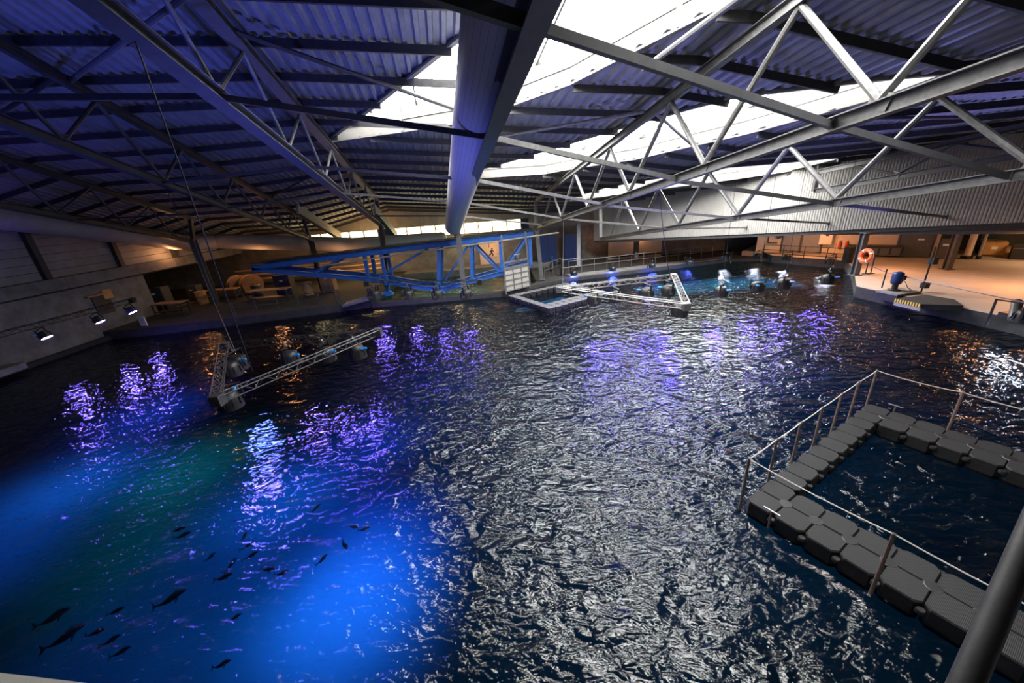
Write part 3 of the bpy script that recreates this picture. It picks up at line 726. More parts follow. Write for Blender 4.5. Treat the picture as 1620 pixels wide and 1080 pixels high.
for (px, py, lab) in ((-58, 543, 'glowing stage light beyond the left picture edge on the wall truss'), (47, 517, 'leftmost glowing violet stage light on the left wall'), (97, 501, 'middle glowing violet stage light on the left wall'), (187, 481, 'rightmost glowing violet stage light on the left wall by the hatch')):
    l_, rz_ = snap(px, py, .85); head(l_, lab, 'lensv', rz_, (0, -.42), .85, g4)
g5 = 'stage lights hung over the right of the pool'
for (px, py, lab) in ((1141, 461, 'leftmost stage light of the row hung in front of the green water'), (1198, 453, 'second stage light of the row hung in front of the green water'), (1240, 448, 'third stage light of the row hung in front of the green water'), (1310, 441, 'rightmost stage light of the row, close to the deck corner')):
    l_ = W(px, py, 1.4); head(l_, lab, 'lensv', random.uniform(-1, 1), (0, 0), 1.15, g5)
    tag(MB().tube(l_+Vector((0, 0, .44)), Vector((l_.x, l_.y, S(6.6, l_.y, .2).z)), .008, 5).build('hanging_wire', 'steeldark', origin=l_+Vector((0, 0, .42))), 'thin wire holding the '+lab.split(' of ')[0].replace('stage light', 'lamp')+' in the right-hand row', 'wire')
def bank_head(p, d, lab, lens, grp, sc=1.0):
    q = p+d*.25; o = head(q, lab, lens, math.atan2(-d.y, -d.x)-math.pi/2, (0, 0), sc, grp)
    b = MB().box((-.025, 0, .36), (.025, .75, .4)); b.box((-.025, .7, -q.z/sc+.3), (.025, .75, .4)); b.build('bank_bracket', 'black', o)
g6 = 'stage lights along the far bank'
for (px, py, lab) in ((1201, 404, 'stage light on the far bank left of the two grey doors'), (1248, 406, 'stage light on the far bank below the left grey door'), (1316, 412, 'stage light on the far bank below the cream cabinet'), (1152, 407, 'stage light at the right end of the walkway')):
    bank_head(W(px, py, .85), Vector((-.85, -.5, 0)), lab, 'lensw', g6)
for (px, py, lab) in ((906, 431, 'lamp on the near end of the walkway'), (967, 424, 'second lamp along the walkway edge'), (1029, 419, 'third lamp along the walkway edge'), (1088, 414, 'fourth lamp along the walkway edge')):
    bank_head(W(px, py, .6), Vector((.19, -.98, 0)), lab, 'lensb', 'lamps along the walkway edge', .9)
head((17.7, 11.7, 1.2), 'stage light hung over the water beside the right deck', 'lensw', .3, (0, 0), 1.1, g5)
for (a, b, lab) in ((L('Cb', 6.9), W(400, 588, 2.4), 'long black cable from the blue-lit roof truss down to the near triangular truss'),
                    (L('Db', 14.7), W(372, 555, 2.4), 'thin wire down to the left beam of the near triangular truss'),
                    (L('Ab', 12.6), W(1060, 436, 2.4), 'thin wire down to the back corner of the far triangular truss'),
                    (L('Ab', 22), W(890, 455, 2.4), 'thin wire down to the left tip of the far triangular truss')):
    rope([a, b], lab, .014, .25, 'black')

# ------------------------------------------------------------------ blue footbridge
br = empty('footbridge', (-9, 26.6, .3), 'blue painted steel truss footbridge over the far edge of the pool', 'bridge')
def bp(px, py, y): return D(px, py, y)
for yy, dim in ((26.6, 0), (28.1, 1)):
    dx = 0
    sh = lambda p: D(p[0], p[1], 26.6)+Vector((0, yy-26.6, 0))
    top = [(398, 424), (560, 403), (760, 379), (843, 369)]
    for a, b in zip(top[:-1], top[1:]): part(MB().ibeam(sh(a), sh(b), .2, .34), 'top_girder', 'blue', br)
    bot = [(398, 426), (579, 441), (668, 455), (702, 457), (800, 430), (840, 418)]
    for a, b in zip(bot[:-1], bot[1:]): part(MB().ibeam(sh(a), sh(b), .2, .3), 'bottom_girder', 'blue', br)
    for a, b in (((694, 392), (694, 454)), ((577, 405), (583, 440)), ((603, 402), (612, 450)), ((745, 384), (747, 442)), ((791, 378), (794, 430)), ((838, 371), (840, 418))):
        part(MB().beam(sh(a), sh(b), .22, .22, (0, 1, 0)), 'upright', 'blue', br)
    for a, b in (((672, 396), (597, 440)), ((742, 386), (703, 446)), ((748, 386), (790, 430)), ((836, 374), (800, 424)), ((540, 408), (500, 431))):
        part(MB().beam(sh(a), sh(b), .14, .14, (0, 1, 0)), 'diagonal', 'blue', br)
for i in range(16):
    t = (i+.5)/16; p = D(398, 420, 26.6); q = D(843, 366, 26.6); c = p+(q-p)*t
    part(MB().beam(c+Vector((0, -.1, .12)), c+Vector((0, 1.5, .12)), (q-p).length/16*.96, .05), 'deck_plate', 'steeldark', br)
a, b = D(505, 421, 26.35), D(884, 368, 26.35)
part(MB().tube(a, b, .055, 8), 'pale_pipe', 'gatewhite', br)
for px, py, pt in ((694, 464, 450), (614, 466, 445)):
    c = W(px, py, .28); part(MB().lathe(c, [(.45, 0), (.45, .1), (.34, .22), (.12, .3), (.1, .5)], 18), 'foot', 'blue', br)
    part(MB().beam(c+Vector((0, 0, .3)), D(px, pt, 26.6), .22, .22, (0, 1, 0)), 'upright', 'blue', br)

# ------------------------------------------------------------------ sluice gate
ga, gb = W(801, 465, .25), W(839, 455, .25)
def gp(px, py): return HP(px, py, ga, gb)
gt = empty('sluice_gate', ga, 'white framed sluice gate panel standing at the pool edge', 'sluice gate')
for a, b in (((793, 371), (801, 465)), ((831, 366), (839, 455))): part(MB().beam(gp(*a), gp(*b), .1, .1, (0, 1, 0)), 'guide_post', 'steel', gt)
for a, b in (((796, 416), (835, 409)), ((797, 425), (836, 417))): part(MB().beam(gp(*a), gp(*b), .1, .1), 'cross_rail', 'steel', gt)
tl, trr, bl, brr = gp(798, 427), gp(836, 419), gp(801, 461), gp(838.5, 452)
gn = (gb-ga).cross(Vector((0, 0, 1))).normalized()
for r in range(4):
    for c in range(3):
        def pt(i, j): return (tl+(trr-tl)*j)*(1-i)+(bl+(brr-bl)*j)*i
        k = .04; q = [pt((r+k)/4, (c+k)/3), pt((r+k)/4, (c+1-k)/3), pt((r+1-k)/4, (c+1-k)/3), pt((r+1-k)/4, (c+k)/3)]
        part(MB().add(q+[v-gn*.05 for v in q], [(0, 1, 2, 3), (4, 7, 6, 5), (0, 4, 5, 1), (1, 5, 6, 2), (2, 6, 7, 3), (3, 7, 4, 0)]), 'gate_panel', 'gatewhite', gt)
for r in range(5): part(MB().beam(pt(r/4, 0)+gn*.03, pt(r/4, 1)+gn*.03, .05, .06), 'gate_rib', 'steel', gt)
for c in range(4): part(MB().beam(pt(0, c/3)+gn*.03, pt(1, c/3)+gn*.03, .05, .05, (0, 1, 0)), 'gate_rib', 'steel', gt)
c = gp(818, 410); part(MB().lathe(c, [(.0, .3), (.12, .3), (.16, .22), (.16, 0)], 14), 'gear_motor', 'steeldark', gt)
part(MB().tube(c+Vector((-.2, 0, .3)), c+Vector((.2, 0, .34)), .03, 8), 'hand_crank', 'alu', gt)

# ------------------------------------------------------------------ railings
def railing(label, pts, h, n, m, levels=(1., .55), r=.022):
    P_ = [Vector(p) for p in pts]; root = empty('railing', P_[0], label, 'railing')
    for a, b in zip(P_[:-1], P_[1:]):
        for lv in levels: part(MB().tube(a+Vector((0, 0, h*lv)), b+Vector((0, 0, h*lv)), r, 6), 'rail', m, root)
        k = max(1, round(n*(b-a).length/sum((y-x).length for x, y in zip(P_[:-1], P_[1:]))))
        for i in range(k+1):
            p = a+(b-a)*(i/k); part(MB().tube(p, p+Vector((0, 0, h)), r, 6), 'stanchion', m, root)
railing('long grey railing behind the walkway', [(5.0, 29.7, .3), (19.0, 32.4, .3)], 1.0, 13, 'steel')
railing('grey railing from the gate column up to the walkway', [(2.9, 28.4, .3), (4.5, 30.6, .3)], 1.15, 4, 'steel')
railing('short grey gate railing at the start of the walkway', [(4.4, 29.0, .3), (5.9, 29.3, .3)], 1.25, 1, 'steel', (1., .5))
railing('black railing along the orange-lit far bank', [W(1206, 407, .6)+Vector((.1, .1, 0)), W(1345, 417, .6)+Vector((.05, .1, 0))], .95, 4, 'black', (1., .62, .35), .026)
railing('dim railing along the dark left quay', [(-17.5, 23.2, .5), (-11.4, 24.7, .5)], .9, 5, 'steeldark')

# ------------------------------------------------------------------ right deck things
def root_at(name, loc, label, cat, group=None): return empty(name, loc, label, cat, group)
lb = W(1353, 436, .6)
cc = D(1373, 404, 20.7)
o = root_at('lifebuoy', cc, 'round orange lifebuoy hung on the dark column at the deck corner', 'lifebuoy')
cc = cc+Vector((-.22, -.12, 0)); ax = Vector((-1, -.05, .12)); part(MB().torus(cc, .3, .1, ax, 28, 10), 'ring', 'orange', o)
for k in range(4):
    a = k*math.pi/2+.5; part(MB().torus(cc, .3, .108, ax, 4, 10, a, a+.14), 'band', 'sign', o)
part(MB().torus(cc, .42, .012, ax, 28, 6), 'grab_line', 'rope', o)
o = root_at('stand', W(1368, 434, .6), 'small black twin-legged stand just right of the lifebuoy', 'stand')
for x in (1369, 1377):
    p = W(x, 433, .6); part(MB().tube(p, p+Vector((0, 0, 1.15)), .03, 8), 'leg', 'black', o)
    part(MB().box(p+Vector((-.2, -.05, 0)), p+Vector((.2, .05, .03))), 'foot', 'black', o)
part(MB().tube(W(1369, 433, .6)+Vector((0, 0, 1.1)), W(1377, 433, .6)+Vector((0, 0, 1.1)), .02, 8), 'top_bar', 'black', o)
pl = [W(1386, 459, .7), W(1420, 466, .7), W(1458, 461, .7), W(1425, 455, .7)]
o = root_at('pump_platform', pl[0], 'thin grey platform plate jutting from the deck under the blue pump', 'platform')
part(MB().prism([tuple(p[:2]) for p in pl], .62, .7), 'plate', 'concrete', o)
part(MB().prism([tuple(p[:2]) for p in pl], .3, .6), 'under_frame', 'black', o)
pb_ = W(1414, 459, .7)
o = root_at('pump', pb_, 'upright pump with a blue motor standing on the grey plate', 'pump')
part(MB().lathe(pb_, [(.0, 0), (.24, 0), (.24, .05), (.12, .08), (.12, .3), (.2, .34), (.2, .42)], 18), 'pedestal', 'black', o)
part(MB().lathe(pb_+Vector((0, 0, .42)), [(.22, 0), (.22, .4), (.2, .44), (.1, .5), (0, .5)], 18), 'motor', 'motor', o)
part(MB().box(pb_+Vector((.18, -.09, .5)), pb_+Vector((.36, .09, .7))), 'terminal_box', 'black', o)
part(MB().path([pb_+Vector((.3, 0, .5)), pb_+Vector((.48, 0, .35)), pb_+Vector((.55, -.1, .1)), pb_+Vector((.75, -.1, 0))], .015, 6), 'cable', 'black', o)
sp_ = [W(1417, 472, .72), W(1459, 481, .72), W(1524, 483, .72), W(1510, 473, .72), W(1464, 466, .72)]
o = root_at('striped_platform', sp_[0], 'grey platform with yellow and black striped edge on the right bank', 'platform')
part(MB().prism([tuple(p[:2]) for p in sp_], .5, .72), 'slab', 'concdark', o)
a, b = sp_[0], sp_[1]
for i in range(10):
    p = a+(b-a)*(i/10); q = a+(b-a)*((i+1)/10); n_ = (b-a).cross(Vector((0, 0, 1))).normalized()
    if n_.dot(Vector((0, -1, 0))) < 0 and n_.x > 0: n_ = -n_
    for j, mm in ((0, 'yellow'), (1, 'black')):
        s0 = p+(q-p)*(.5*j); s1 = p+(q-p)*(.5*j+.5)
        part(MB().beam(s0+Vector((0, 0, -.08))+n_*.02, s1+Vector((0, 0, -.08))+n_*.02, .03, .16), 'edge_stripe', mm, o)
part(MB().beam(a+Vector((0, 0, -.24))+n_*.01, b+Vector((0, 0, -.24))+n_*.01, .04, .14), 'edge_trim', 'white', o)
p = W(1457, 462, .6)
o = root_at('mast', p, 'thin dark mast with a small box, standing on the deck behind the striped platform', 'mast')
t_ = HP(1487, 362, (p.x, p.y), (p.x+1, p.y+.35))
part(MB().tube(p, p+Vector((0, 0, 2.15)), .035, 8), 'pole', 'black', o)
part(MB().box(p+Vector((-.02, -.12, .2)), p+Vector((.2, .12, .45))), 'winch', 'black', o)
part(MB().box(p+Vector((-.02, -.12, 1.35)), p+Vector((.22, .12, 1.65))), 'control_box', 'black', o)
p = W(1395, 455, .6); tag(MB().tube(p, p+Vector((0, 0, .95)), .03, 8).build('rope_post', 'black', origin=p), 'short dark post at the tip of the deck holding the blue rope', 'post')
rope([lb+Vector((.4, .1, .75)), p+Vector((0, 0, .8)), W(1620, 478, 1.35), W(1760, 512, 1.35)], 'blue-violet barrier rope along the edge of the orange-lit deck', .018, .02, 'motor')
p = W(1596, 508, .6)
o = root_at('steel_cylinder', p, 'tilted shiny steel cylinder lying at the deck edge far right', 'cylinder')
part(MB().tube(p+Vector((0, -.1, .12)), p+Vector((.75, .5, .55)), .15, 16), 'barrel', 'alu', o)
part(MB().tube(p+Vector((-.1, -.18, .06)), p+Vector((0, -.1, .12)), .1, 16), 'nozzle', 'black', o)
part(MB().box(p+Vector((.3, .1, 0)), p+Vector((.9, .6, .18))), 'cradle', 'black', o)
# against the hall wall
def on_wall(px0, py0, px1, py1, dep, name, label, cat, m, zb=None):
    p, q, h = hall_box(px0, py0, px1, py1, name, m, dep, zb=zb); o = root_at(name, (p+q)/2, label, cat)
    return p, q, h, o
p, q, h, o = on_wall(1300, 366, 1316, 386, .35, 'electric_cabinet', 'cream electric cabinet on the orange-lit wall right of the doors', 'cabinet', 'cabinet')
part(MB().beam(p, q, .35, h), 'cabinet_body', 'cabinet', o); e = (q-p)
part(MB().beam(p+e*.04-hn*.19, p+e*.96-hn*.19, .03, h*.94), 'cabinet_door', 'cabinet', o)
part(MB().beam(p+e*.45-hn*.21+Vector((0, 0, h*.25)), p+e*.7-hn*.21+Vector((0, 0, h*.25)), .02, h*.14), 'display', 'black', o)
for x0, lab in ((1326, 'left red fire extinguisher on the orange-lit wall'), (1337, 'right red fire extinguisher on the orange-lit wall')):
    p, q, h, o = on_wall(x0, 380, x0+5, 393, .12, 'fire_extinguisher', lab, 'fire extinguisher', 'red'); c = (p+q)/2-Vector((0, 0, h/2))
    part(MB().lathe(c, [(0, 0), (.075, 0), (.08, .03), (.08, h*.75), (.03, h*.88), (.0, h*.88)], 14), 'bottle', 'red', o)
    part(MB().tube(c+Vector((0, 0, h*.88)), c+Vector((.06, 0, h)), .018, 6), 'valve', 'black', o)
    part(MB().path([c+Vector((.05, 0, h*.95)), c+Vector((.12, -.03, h*.6)), c+Vector((.1, -.04, h*.3))], .014, 6), 'hose', 'black', o)
p, q, h, o = on_wall(1228, 369, 1238, 377, .2, 'hose_reel', 'small blue hose reel mounted left of the grey doors', 'hose reel', 'motor')
c = (p+q)/2; part(MB().torus(c, .16, .06, hn, 20, 8), 'hose_coil', 'motor', o); part(MB().tube(c+hn*.1, c-hn*.1, .05, 10), 'hub', 'black', o)
p, q, h, o = on_wall(1218, 366, 1230, 384, .1, 'wall_pipe', 'dark bent pipe on the wall left of the grey doors', 'pipe', 'black')
part(MB().path([p+Vector((0, 0, h/2)), p-Vector((0, 0, h/2)), q-Vector((0, 0, h/2))], .04, 8), 'pipe_run', 'black', o)
p, q, h, o = on_wall(1343, 387, 1424, 405, .6, 'equipment_bench', 'long black equipment bench along the orange-lit wall', 'bench', 'black', .62)
part(MB().beam(p+Vector((0, 0, h*.1)), q+Vector((0, 0, h*.1)), .6, h*.8), 'bench_body', 'black', o)
part(MB().beam(p+Vector((0, 0, h*.52)), q+Vector((0, 0, h*.52)), .66, .04), 'bench_top', 'steeldark', o)
e = (q-p)
for i in range(5): part(MB().beam(p+e*(.02+.2*i)-hn*.32, p+e*(.18+.2*i)-hn*.32, .03, h*.7), 'bench_door', 'doordark', o)
p, q, h, o = on_wall(1490, 376, 1510, 403, .5, 'control_cabinet', 'dark control cabinet with a white notice near the deck column', 'cabinet', 'doordark', .62)
part(MB().beam(p, q, .5, h), 'cabinet_body', 'doordark', o); e = (q-p)
part(MB().beam(p+e*.15-hn*.27+Vector((0, 0, h*.2)), p+e*.6-hn*.27+Vector((0, 0, h*.2)), .02, .12), 'notice', 'sign', o)
for px, lab, m, r in ((1530, 'pale round column at the store opening on the far right', 'plaster', .16), (1549, 'slim pale post right of the round column at the store opening', 'gatewhite', .07)):
    p = on_hall(px, 404); p.z = .6; o = root_at('store_post', p, lab, 'post'); part(MB().tube(p, p+Vector((0, 0, 2.2)), r, 16), 'post_shaft', m, o)
    part(MB().box(p-Vector((r*1.2, r*1.2, 0)), p+Vector((r*1.2, r*1.2, .2))), 'post_base', 'black', o)
def crate(px, py, s_, hh, label, m='card'):
    p = W(px, py, .6); o = root_at('crate', p, label, 'crate'); d = hd; n_ = hn
    for i in range(3):
        part(MB().beam(p-d*s_/2+n_*(.15+i*.3*s_)+Vector((0, 0, .06)), p+d*s_/2+n_*(.15+i*.3*s_)+Vector((0, 0, .06)), .1, .1), 'pallet_runner', 'wood', o)
    part(MB().beam(p-d*s_/2+n_*.4*s_+Vector((0, 0, .13+hh/2)), p+d*s_/2+n_*.4*s_+Vector((0, 0, .13+hh/2)), s_*.8, hh), 'box_body', m, o)
    for k in (-1, 1): part(MB().beam(p+d*k*s_*.25+n_*.02*s_+Vector((0, 0, .15+hh)), p+d*k*s_*.25+n_*.8*s_+Vector((0, 0, .17+hh)), s_*.46, .02), 'box_flap', m, o)
    part(MB().beam(p-d*.12+n_*-.01+Vector((0, 0, .1+hh*.6)), p+d*.12-n_*.01+Vector((0, 0, .1+hh*.6)), .01, .16), 'paper_label', 'sign', o)
crate(1568, 406, 1.0, .75, 'brown cardboard crate with white label on a pallet in the lit store')
crate(1598, 404, .8, .35, 'low flat cardboard crate right of the labelled crate in the store')
for px, py, lab, hh in ((1611, 411, 'black flight case at the far right edge of the store', .95), (1556, 401, 'black cabinet just left of the labelled crate', 1.3)):
    p = W(px, py, .6); o = root_at('flight_case', p, lab, 'case')
    part(MB().beam(p-hd*.35+hn*.35+Vector((0, 0, hh/2)), p+hd*.35+hn*.35+Vector((0, 0, hh/2)), .6, hh), 'case_body', 'black', o)
    part(MB().beam(p-hd*.35+hn*.04+Vector((0, 0, hh*.7)), p+hd*.35+hn*.04+Vector((0, 0, hh*.7)), .02, .03), 'case_trim', 'alu', o)
p = W(1333, 417, .6); o = root_at('speaker_box', p, 'black box on a stand at the right end of the black railing', 'box')
p = p+Vector((.45, .1, 0)); part(MB().box(p+Vector((-.2, -.1, 0)), p+Vector((.2, .3, 1.05))), 'box_body', 'black', o); part(MB().box(p+Vector((.2, 0, .5)), p+Vector((.32, .15, .75))), 'side_knob', 'black', o)
p = W(1141, 441, .0); o = root_at('float', p, 'small white float on the green-lit water', 'float')
part(MB().lathe(p-Vector((0, 0, .05)), [(0, .26), (.12, .24), (.16, .12), (.12, 0), (0, -.04)], 14), 'float_body', 'sign', o)

# ------------------------------------------------------------------ back area
o = empty('door_4', D(778, 415, 35.9), kind='structure')
a, b = D(761, 392, 35.9), D(791, 389, 35.9)
for i, (x0, x1) in enumerate(((760, 775), (776, 792))):
    p, q = D(x0, 412, 35.9), D(x1, 410, 35.9); p.z = q.z = 1.65
    part(MB().beam(p, q, .08, 2.1), 'door_leaf', 'plaster', o)
    part(MB().tube(q-Vector((.12, .05, .1)), q-Vector((.12, .12, .1)), .03, 6), 'door_handle', 'black', o)
c = D(778, 399, 35.78)
o = root_at('exit_sign', c, 'small sign with a dark running figure above the orange doors', 'sign')
part(MB().box(c+Vector((-.45, 0, -.45)), c+Vector((.45, .03, .45))), 'sign_board', 'plaster', o)
rm = MB().lathe(c+Vector((.05, -.02, .32)), [(0, -.015), (.08, -.015), (.08, .01), (0, .01)], 12, (0, -1, 0))
for a, b in (((0, .22), (-.04, -.02)), ((-.04, -.02), (.12, -.16)), ((.12, -.16), (.06, -.36)), ((-.04, -.02), (-.14, -.2)), ((-.14, -.2), (-.3, -.24)), ((.0, .18), (.2, .08)), ((0, .18), (-.18, .08))):
    rm.beam(c+Vector((a[0], -.02, a[1])), c+Vector((b[0], -.02, b[1])), .09, .02, (0, 1, 0))
part(rm, 'running_figure', 'black', o)
for px, lab in ((868, 'left dark blue locker bay behind the gate column'), (907, 'right dark blue locker bay behind the walkway')):
    p = D(px, 420, 34.5); p.z = .24; o = root_at('locker', p, lab, 'locker')
    part(MB().box(p+Vector((-.8, 0, 0)), p+Vector((.8, .6, 2.75))), 'locker_body', 'steeldark', o)
    for k in (-1, 1): part(MB().box(p+Vector((.4*k-.36, -.04, .1)), p+Vector((.4*k+.36, 0, 2.65))), 'locker_door', 'motor', o)
for px0, px1, lab in ((962, 1000, 'left orange-lit plaster bay behind the walkway'), (1010, 1045, 'right orange-lit plaster bay behind the walkway')):
    p, q = D(px0, 415, 35.2), D(px1, 413, 35.2); p.z = q.z = 1.4
    o = root_at('partition', p, lab, 'partition'); part(MB().beam(p, q, .1, 2.3), 'partition_panel', 'plaster', o)
    part(MB().beam(p-Vector((0, .06, .9)), q-Vector((0, .06, .9)), .06, .15), 'skirting', 'steeldark', o)
for px, py, lab in ((873, 428, 'upright blue valve cylinder beside the walkway gate'), (890, 434, 'black winch machine at the start of the walkway')):
    p = W(px, py, .3); o = root_at('valve' if px == 873 else 'winch', p, lab, 'valve' if px == 873 else 'winch')
    part(MB().lathe(p, [(0, 0), (.2, 0), (.2, .5), (.14, .6), (.14, .9), (0, .95)], 14), 'body', 'black', o)
    part(MB().lathe(p+Vector((0, 0, .9)), [(.16, 0), (.16, .3), (0, .36)], 14), 'cap', 'motor' if px == 873 else 'steeldark', o)
p = W(592, 476, .5); o = root_at('gangway', p, 'slanting grey gangway at the left end of the tank edge', 'gangway')
a, b = W(545, 482, .5), W(603, 466, .9)
for k in (-.35, .35): part(MB().beam(a+Vector((0, k, 0)), b+Vector((0, k, 0)), .07, .18), 'side_rail', 'alu', o)
for i in range(8):
    c = a+(b-a)*((i+.5)/8); part(MB().beam(c-Vector((0, .33, 0)), c+Vector((0, .33, 0)), .3, .04), 'tread', 'steel', o)
p = W(547, 497, -.2); tag(MB().tube(p, D(520, 450, p.y+1.0), .07, 8).build('mooring_pole', 'steeldark', origin=p), 'dark slanting pole entering the water before the left quay', 'pole')
# left quay machinery
def drum(px, py, z, r, h, m, lab):
    p = W(px, py, z); o = root_at('drum', p, lab, 'drum')
    part(MB().lathe(p, [(0, 0), (r, 0), (r, h*.32), (r*1.04, h*.34), (r, h*.36), (r, h*.66), (r*1.04, h*.68), (r, h*.7), (r, h), (r*.9, h*1.02), (0, h*1.02)], 18), 'drum_shell', m, o)
    part(MB().lathe(p+Vector((r*.5, 0, h*1.02)), [(.05, 0), (.05, .03), (0, .03)], 10), 'bung', 'black', o)
for px, lab in ((376, 'left orange-lit cable reel on the left quay'), (396, 'right orange-lit cable reel on the left quay')):
    p = D(px, 443, 30.5); o = root_at('cable_reel', (p.x, p.y, .5), lab, 'cable reel'); c = Vector((p.x, p.y, 1.3)); ax = Vector((.8, -.6, 0)).normalized()
    for k in (-.3, .3): part(MB().lathe(c+ax*k, [(0, -.03), (.8, -.03), (.8, .03), (0, .03)], 24, ax), 'flange', 'wood', o)
    part(MB().lathe(c, [(.5, -.28), (.55, -.1), (.52, .1), (.5, .28)], 24, ax), 'cable_winding', 'plaster', o)
    part(MB().tube(c-ax*.45, c+ax*.45, .06, 10), 'axle', 'steel', o)
    part(MB().box((c.x-.5, c.y-.5, .5), (c.x+.5, c.y+.5, .56)), 'base_plate', 'steeldark', o)
def table(px, py, L_, lab, m='wood', h=.8):
    p = W(px, py, .5); o = root_at('work_table', p, lab, 'table')
    part(MB().box(p+Vector((-L_/2, -.4, h)), p+Vector((L_/2, .4, h+.06))), 'table_top', m, o)
    for sx in (-1, 1):
        for sy in (-1, 1): part(MB().box(p+Vector((sx*(L_/2-.06)-.04, sy*.34-.04, 0)), p+Vector((sx*(L_/2-.06)+.04, sy*.34+.04, h))), 'leg', 'steeldark', o)
    part(MB().box(p+Vector((-L_/2+.1, -.3, .25)), p+Vector((L_/2-.1, .3, .29))), 'shelf', 'steeldark', o)
table(357, 474, 2.4, 'orange-lit work table right of the leaning dark column')
table(430, 475, 3.0, 'long dark work table under the left end of the footbridge')
table(276, 497, 2.0, 'dark work table by the wall opening on the left')
drum(410, 470, .5, .35, .95, 'steeldark', 'dark drum right of the cable reels')
drum(323, 480, .5, .35, .95, 'card', 'brown drum left of the leaning dark column')
drum(490, 466, .5, .35, .95, 'wood', 'brown drum under the footbridge, farthest right on the quay')
for px, py, w_, h_, m, lab in ((255, 492, 1.2, 1.7, 'steeldark', 'tall dark machine cabinet at the left wall opening'), (309, 476, .8, 1.2, 'doordark', 'dark machine cabinet between the wall opening and the leaning column'), (452, 468, 1.2, 1.6, 'steeldark', 'dark machine cabinet below the footbridge girder'), (520, 462, 1.0, 1.5, 'wood', 'brown machine cabinet near the left bridge foot')):
    p = W(px, py, .5); o = root_at('machine_cabinet', p, lab, 'cabinet')
    part(MB().box(p+Vector((-w_/2, 0, 0)), p+Vector((w_/2, .7, h_))), 'cabinet_body', m, o)
    for k in (-1, 1): part(MB().box(p+Vector((k*w_/4-w_/4+.03, -.03, .15)), p+Vector((k*w_/4+w_/4-.03, 0, h_-.06))), 'cabinet_door', m, o)
    part(MB().box(p+Vector((-.12, -.05, h_*.7)), p+Vector((.12, -.03, h_*.78))), 'nameplate', 'sign', o)
o = root_at('pipe_run', (-24.2, 27, 1.5), 'bundle of brown pipes along the back of the left quay', 'pipe')
for k in range(3): part(MB().tube((-24, 33.5+.0*k, 1.2+.4*k), (-11, 34.6, 1.2+.4*k), .1, 10), 'pipe', 'wood', o)
# left wall hatch and boards
a, b = HP(141, 468, (LW, 0), (LW, 30)), HP(186, 500, (LW, 0), (LW, 30))
o = root_at('wall_hatch', a, 'rusty brown hatch frame on the left wall behind the lamp truss', 'hatch')
z0, z1 = sorted((HP(165, 462, (LW, 0), (LW, 30)).z, HP(165, 497, (LW, 0), (LW, 30)).z))
part(MB().box((LW, a.y, z0), (LW+.08, b.y, z1)), 'hatch_plate', 'steeldark', o)
part(MB().box((LW, b.y-.35, z1-.4), (LW+.14, b.y+.2, z1+.15)), 'hatch_board', 'card', o)
part(MB().box((LW, a.y-.3, z1-.1), (LW+.2, b.y-.2, z1)), 'hatch_lip', 'wood', o)
MB().box((LW, -1, .0), (LW+.35, 21.9, .22)).build('trim_2', 'concdark', kind='structure')
p = W(230, 515, .5); tag(MB().beam(p+Vector((-.25, 0, .3)), p+Vector((.25, -.1, .3)), .05, .6).build('white_board', 'sign', origin=p), 'small white board leaning at the near corner of the left quay', 'board')
p = W(2, 590, .25)+Vector((.35, 0, 0)); tag(MB().add([p+Vector((-.4, -.9, 0)), p+Vector((.35, -.9, 0)), p+Vector((.35, .5, 0)), p+Vector((-.4, .5, 0)), p+Vector((-.4, -.9, .3)), p+Vector((.35, -.9, .3)), p+Vector((.35, .5, .3)), p+Vector((-.4, .5, .3))],
    [(0, 3, 2, 1), (4, 5, 6, 7), (0, 1, 5, 4), (1, 2, 6, 5), (2, 3, 7, 6), (3, 0, 4, 7)]).build('concrete_block', 'concrete', origin=p), 'pale concrete block at the foot of the left wall on the picture edge', 'block')

# ------------------------------------------------------------------ fish
def fish_mesh():
    secs = [(-.5, .005, .03), (-.42, .012, .035), (-.3, .03, .05), (-.12, .055, .09), (.08, .068, .11), (.26, .055, .09), (.4, .03, .05), (.47, .008, .015)]
    mb = MB(); n = 10; vs = []
    for x, w_, h_ in secs:
        for i in range(n): a = 2*math.pi*i/n; vs.append((x, w_*math.cos(a)+.04*math.sin(x*5), h_*math.sin(a)))
    fs = [(j*n+i, j*n+(i+1) % n, (j+1)*n+(i+1) % n, (j+1)*n+i) for j in range(len(secs)-1) for i in range(n)]+[tuple(range((len(secs)-1)*n, len(secs)*n))]
    mb.add(vs, fs, True); y0 = .04*math.sin(-2.5)
    return mb, y0
def fish(px, py, ln, ang_, m, lab):
    p = W(px, py, -.35); mb, y0 = fish_mesh()
    r = bpy.data.objects.new('fish', None); COL.objects.link(r); tag(r, lab, 'fish', 'fish near the surface at lower left'); r.empty_display_size = .1
    mb.build('body', m, r)
    MB().add([(-.48, y0-.006, 0), (-.66, y0-.11, .0), (-.6, y0, 0), (-.66, y0+.11, 0), (-.48, y0+.006, .02)], [(0, 1, 2), (0, 2, 3), (0, 4, 2)]).build('tail_fin', m, r)
    for s_ in (-1, 1): MB().add([(.2, s_*.05, 0), (.08, s_*.15, -.02), (.1, s_*.05, 0)], [(0, 1, 2)]).build('side_fin', m, r)
    r.location = p; r.scale = (ln*.62, ln*1.25, ln*1.0); r.rotation_euler = (.5, 0, ang_)
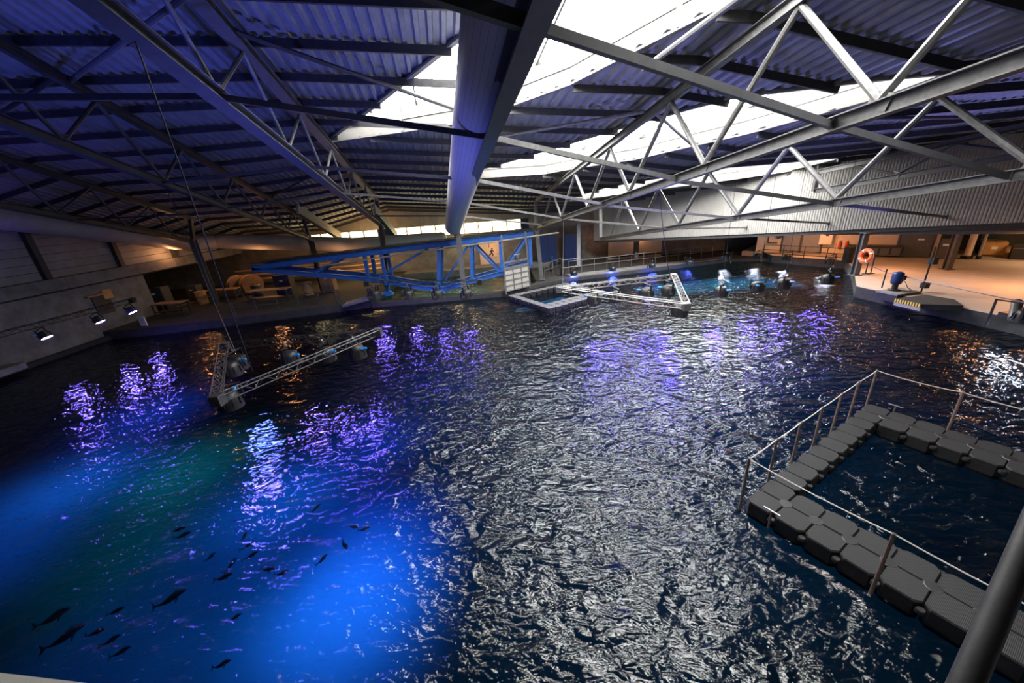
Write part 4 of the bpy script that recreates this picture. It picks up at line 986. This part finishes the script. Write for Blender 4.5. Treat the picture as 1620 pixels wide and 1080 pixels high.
FL = [(272, 945, .75, .55, 'fishred', 'large reddish fish swimming alone at lower left'), (392, 862, .42, .7, 'fish', 'topmost fish of the tight shoal left of the blue glow'), (366, 892, .5, 1.3, 'fish', 'upright-looking fish in the middle of the tight shoal'),
      (398, 878, .45, .5, 'fish', 'right fish of the tight shoal left of the blue glow'), (355, 912, .5, .2, 'fish', 'dark fish at the bottom of the tight shoal'), (386, 848, .4, 1.4, 'fishred', 'small reddish fish above the tight shoal'),
      (545, 862, .5, -1.1, 'fish', 'dark fish at the right edge of the blue glow'), (500, 803, .45, .9, 'fish', 'fish above the blue glow near the streaks of light'), (560, 833, .42, -.5, 'fish', 'left one of two fish at the upper right of the glow'),
      (577, 836, .4, .1, 'fish', 'right one of two fish at the upper right of the glow'), (283, 837, .5, .1, 'fishred', 'upper fish of the pair in the teal water'), (290, 846, .5, .3, 'fish', 'lower fish of the pair in the teal water'),
      (510, 884, .4, .9, 'fish', 'small fish inside the blue glow'), (425, 900, .5, -.3, 'fish', 'fish at the left edge of the blue glow'), (447, 906, .45, 0, 'fish', 'fish beside the left edge of the glow'),
      (372, 976, .35, .4, 'fish', 'small faint fish below the shoal'), (184, 966, .4, .3, 'fish', 'small fish left of the large reddish fish'), (152, 1000, .45, .2, 'fish', 'dim fish near the lower left'),
      (176, 1012, .42, .5, 'fish', 'second dim fish near the lower left'), (192, 1030, .42, .4, 'fish', 'lowest dark fish at lower left'), (105, 1005, .8, .7, 'fishred', 'long blurred reddish fish at lower left'),
      (86, 975, .7, .6, 'fishred', 'faint reddish fish near the left edge'), (352, 1050, .4, .2, 'fish', 'dark fish near the bottom edge'), (333, 880, .35, 1.0, 'fish', 'tiny fish left of the shoal')]
for f_ in FL: fish(*f_)

# ------------------------------------------------------------------ near the camera
C0 = Vector((0, 0, H))
a, b = C0+Vector(ray(1675, 740))*.8, C0+Vector(ray(1490, 1170))*.62
o = root_at('handrail_post', b, 'blurred bare steel window bar slanting across the lower right corner', 'bar')
part(MB().tube(a+(a-b)*.3, b-(a-b)*.2, .02, 20), 'bar_tube', 'steeldark', o)
a, b = C0+Vector(ray(-140, 1047))*.9, C0+Vector(ray(230, 1091))*.9
d_ = (b-a).normalized(); up = Vector((0, 0, 1)); back = (C0-(a+b)/2); back.z = 0; back.normalize()
MB().add([a, b, b+back*.35, a+back*.35, a-up*.2, b-up*.2, b+back*.35-up*.2, a+back*.35-up*.2], [(0, 3, 2, 1), (4, 5, 6, 7), (0, 1, 5, 4), (1, 2, 6, 5), (2, 3, 7, 6), (3, 0, 4, 7)]).build('trim_3', 'white', kind='structure')
light('AREA', (-.6, -.5, 7.2), 4, (1, .95, .9), (-1.2, .4, 5.6), .4)
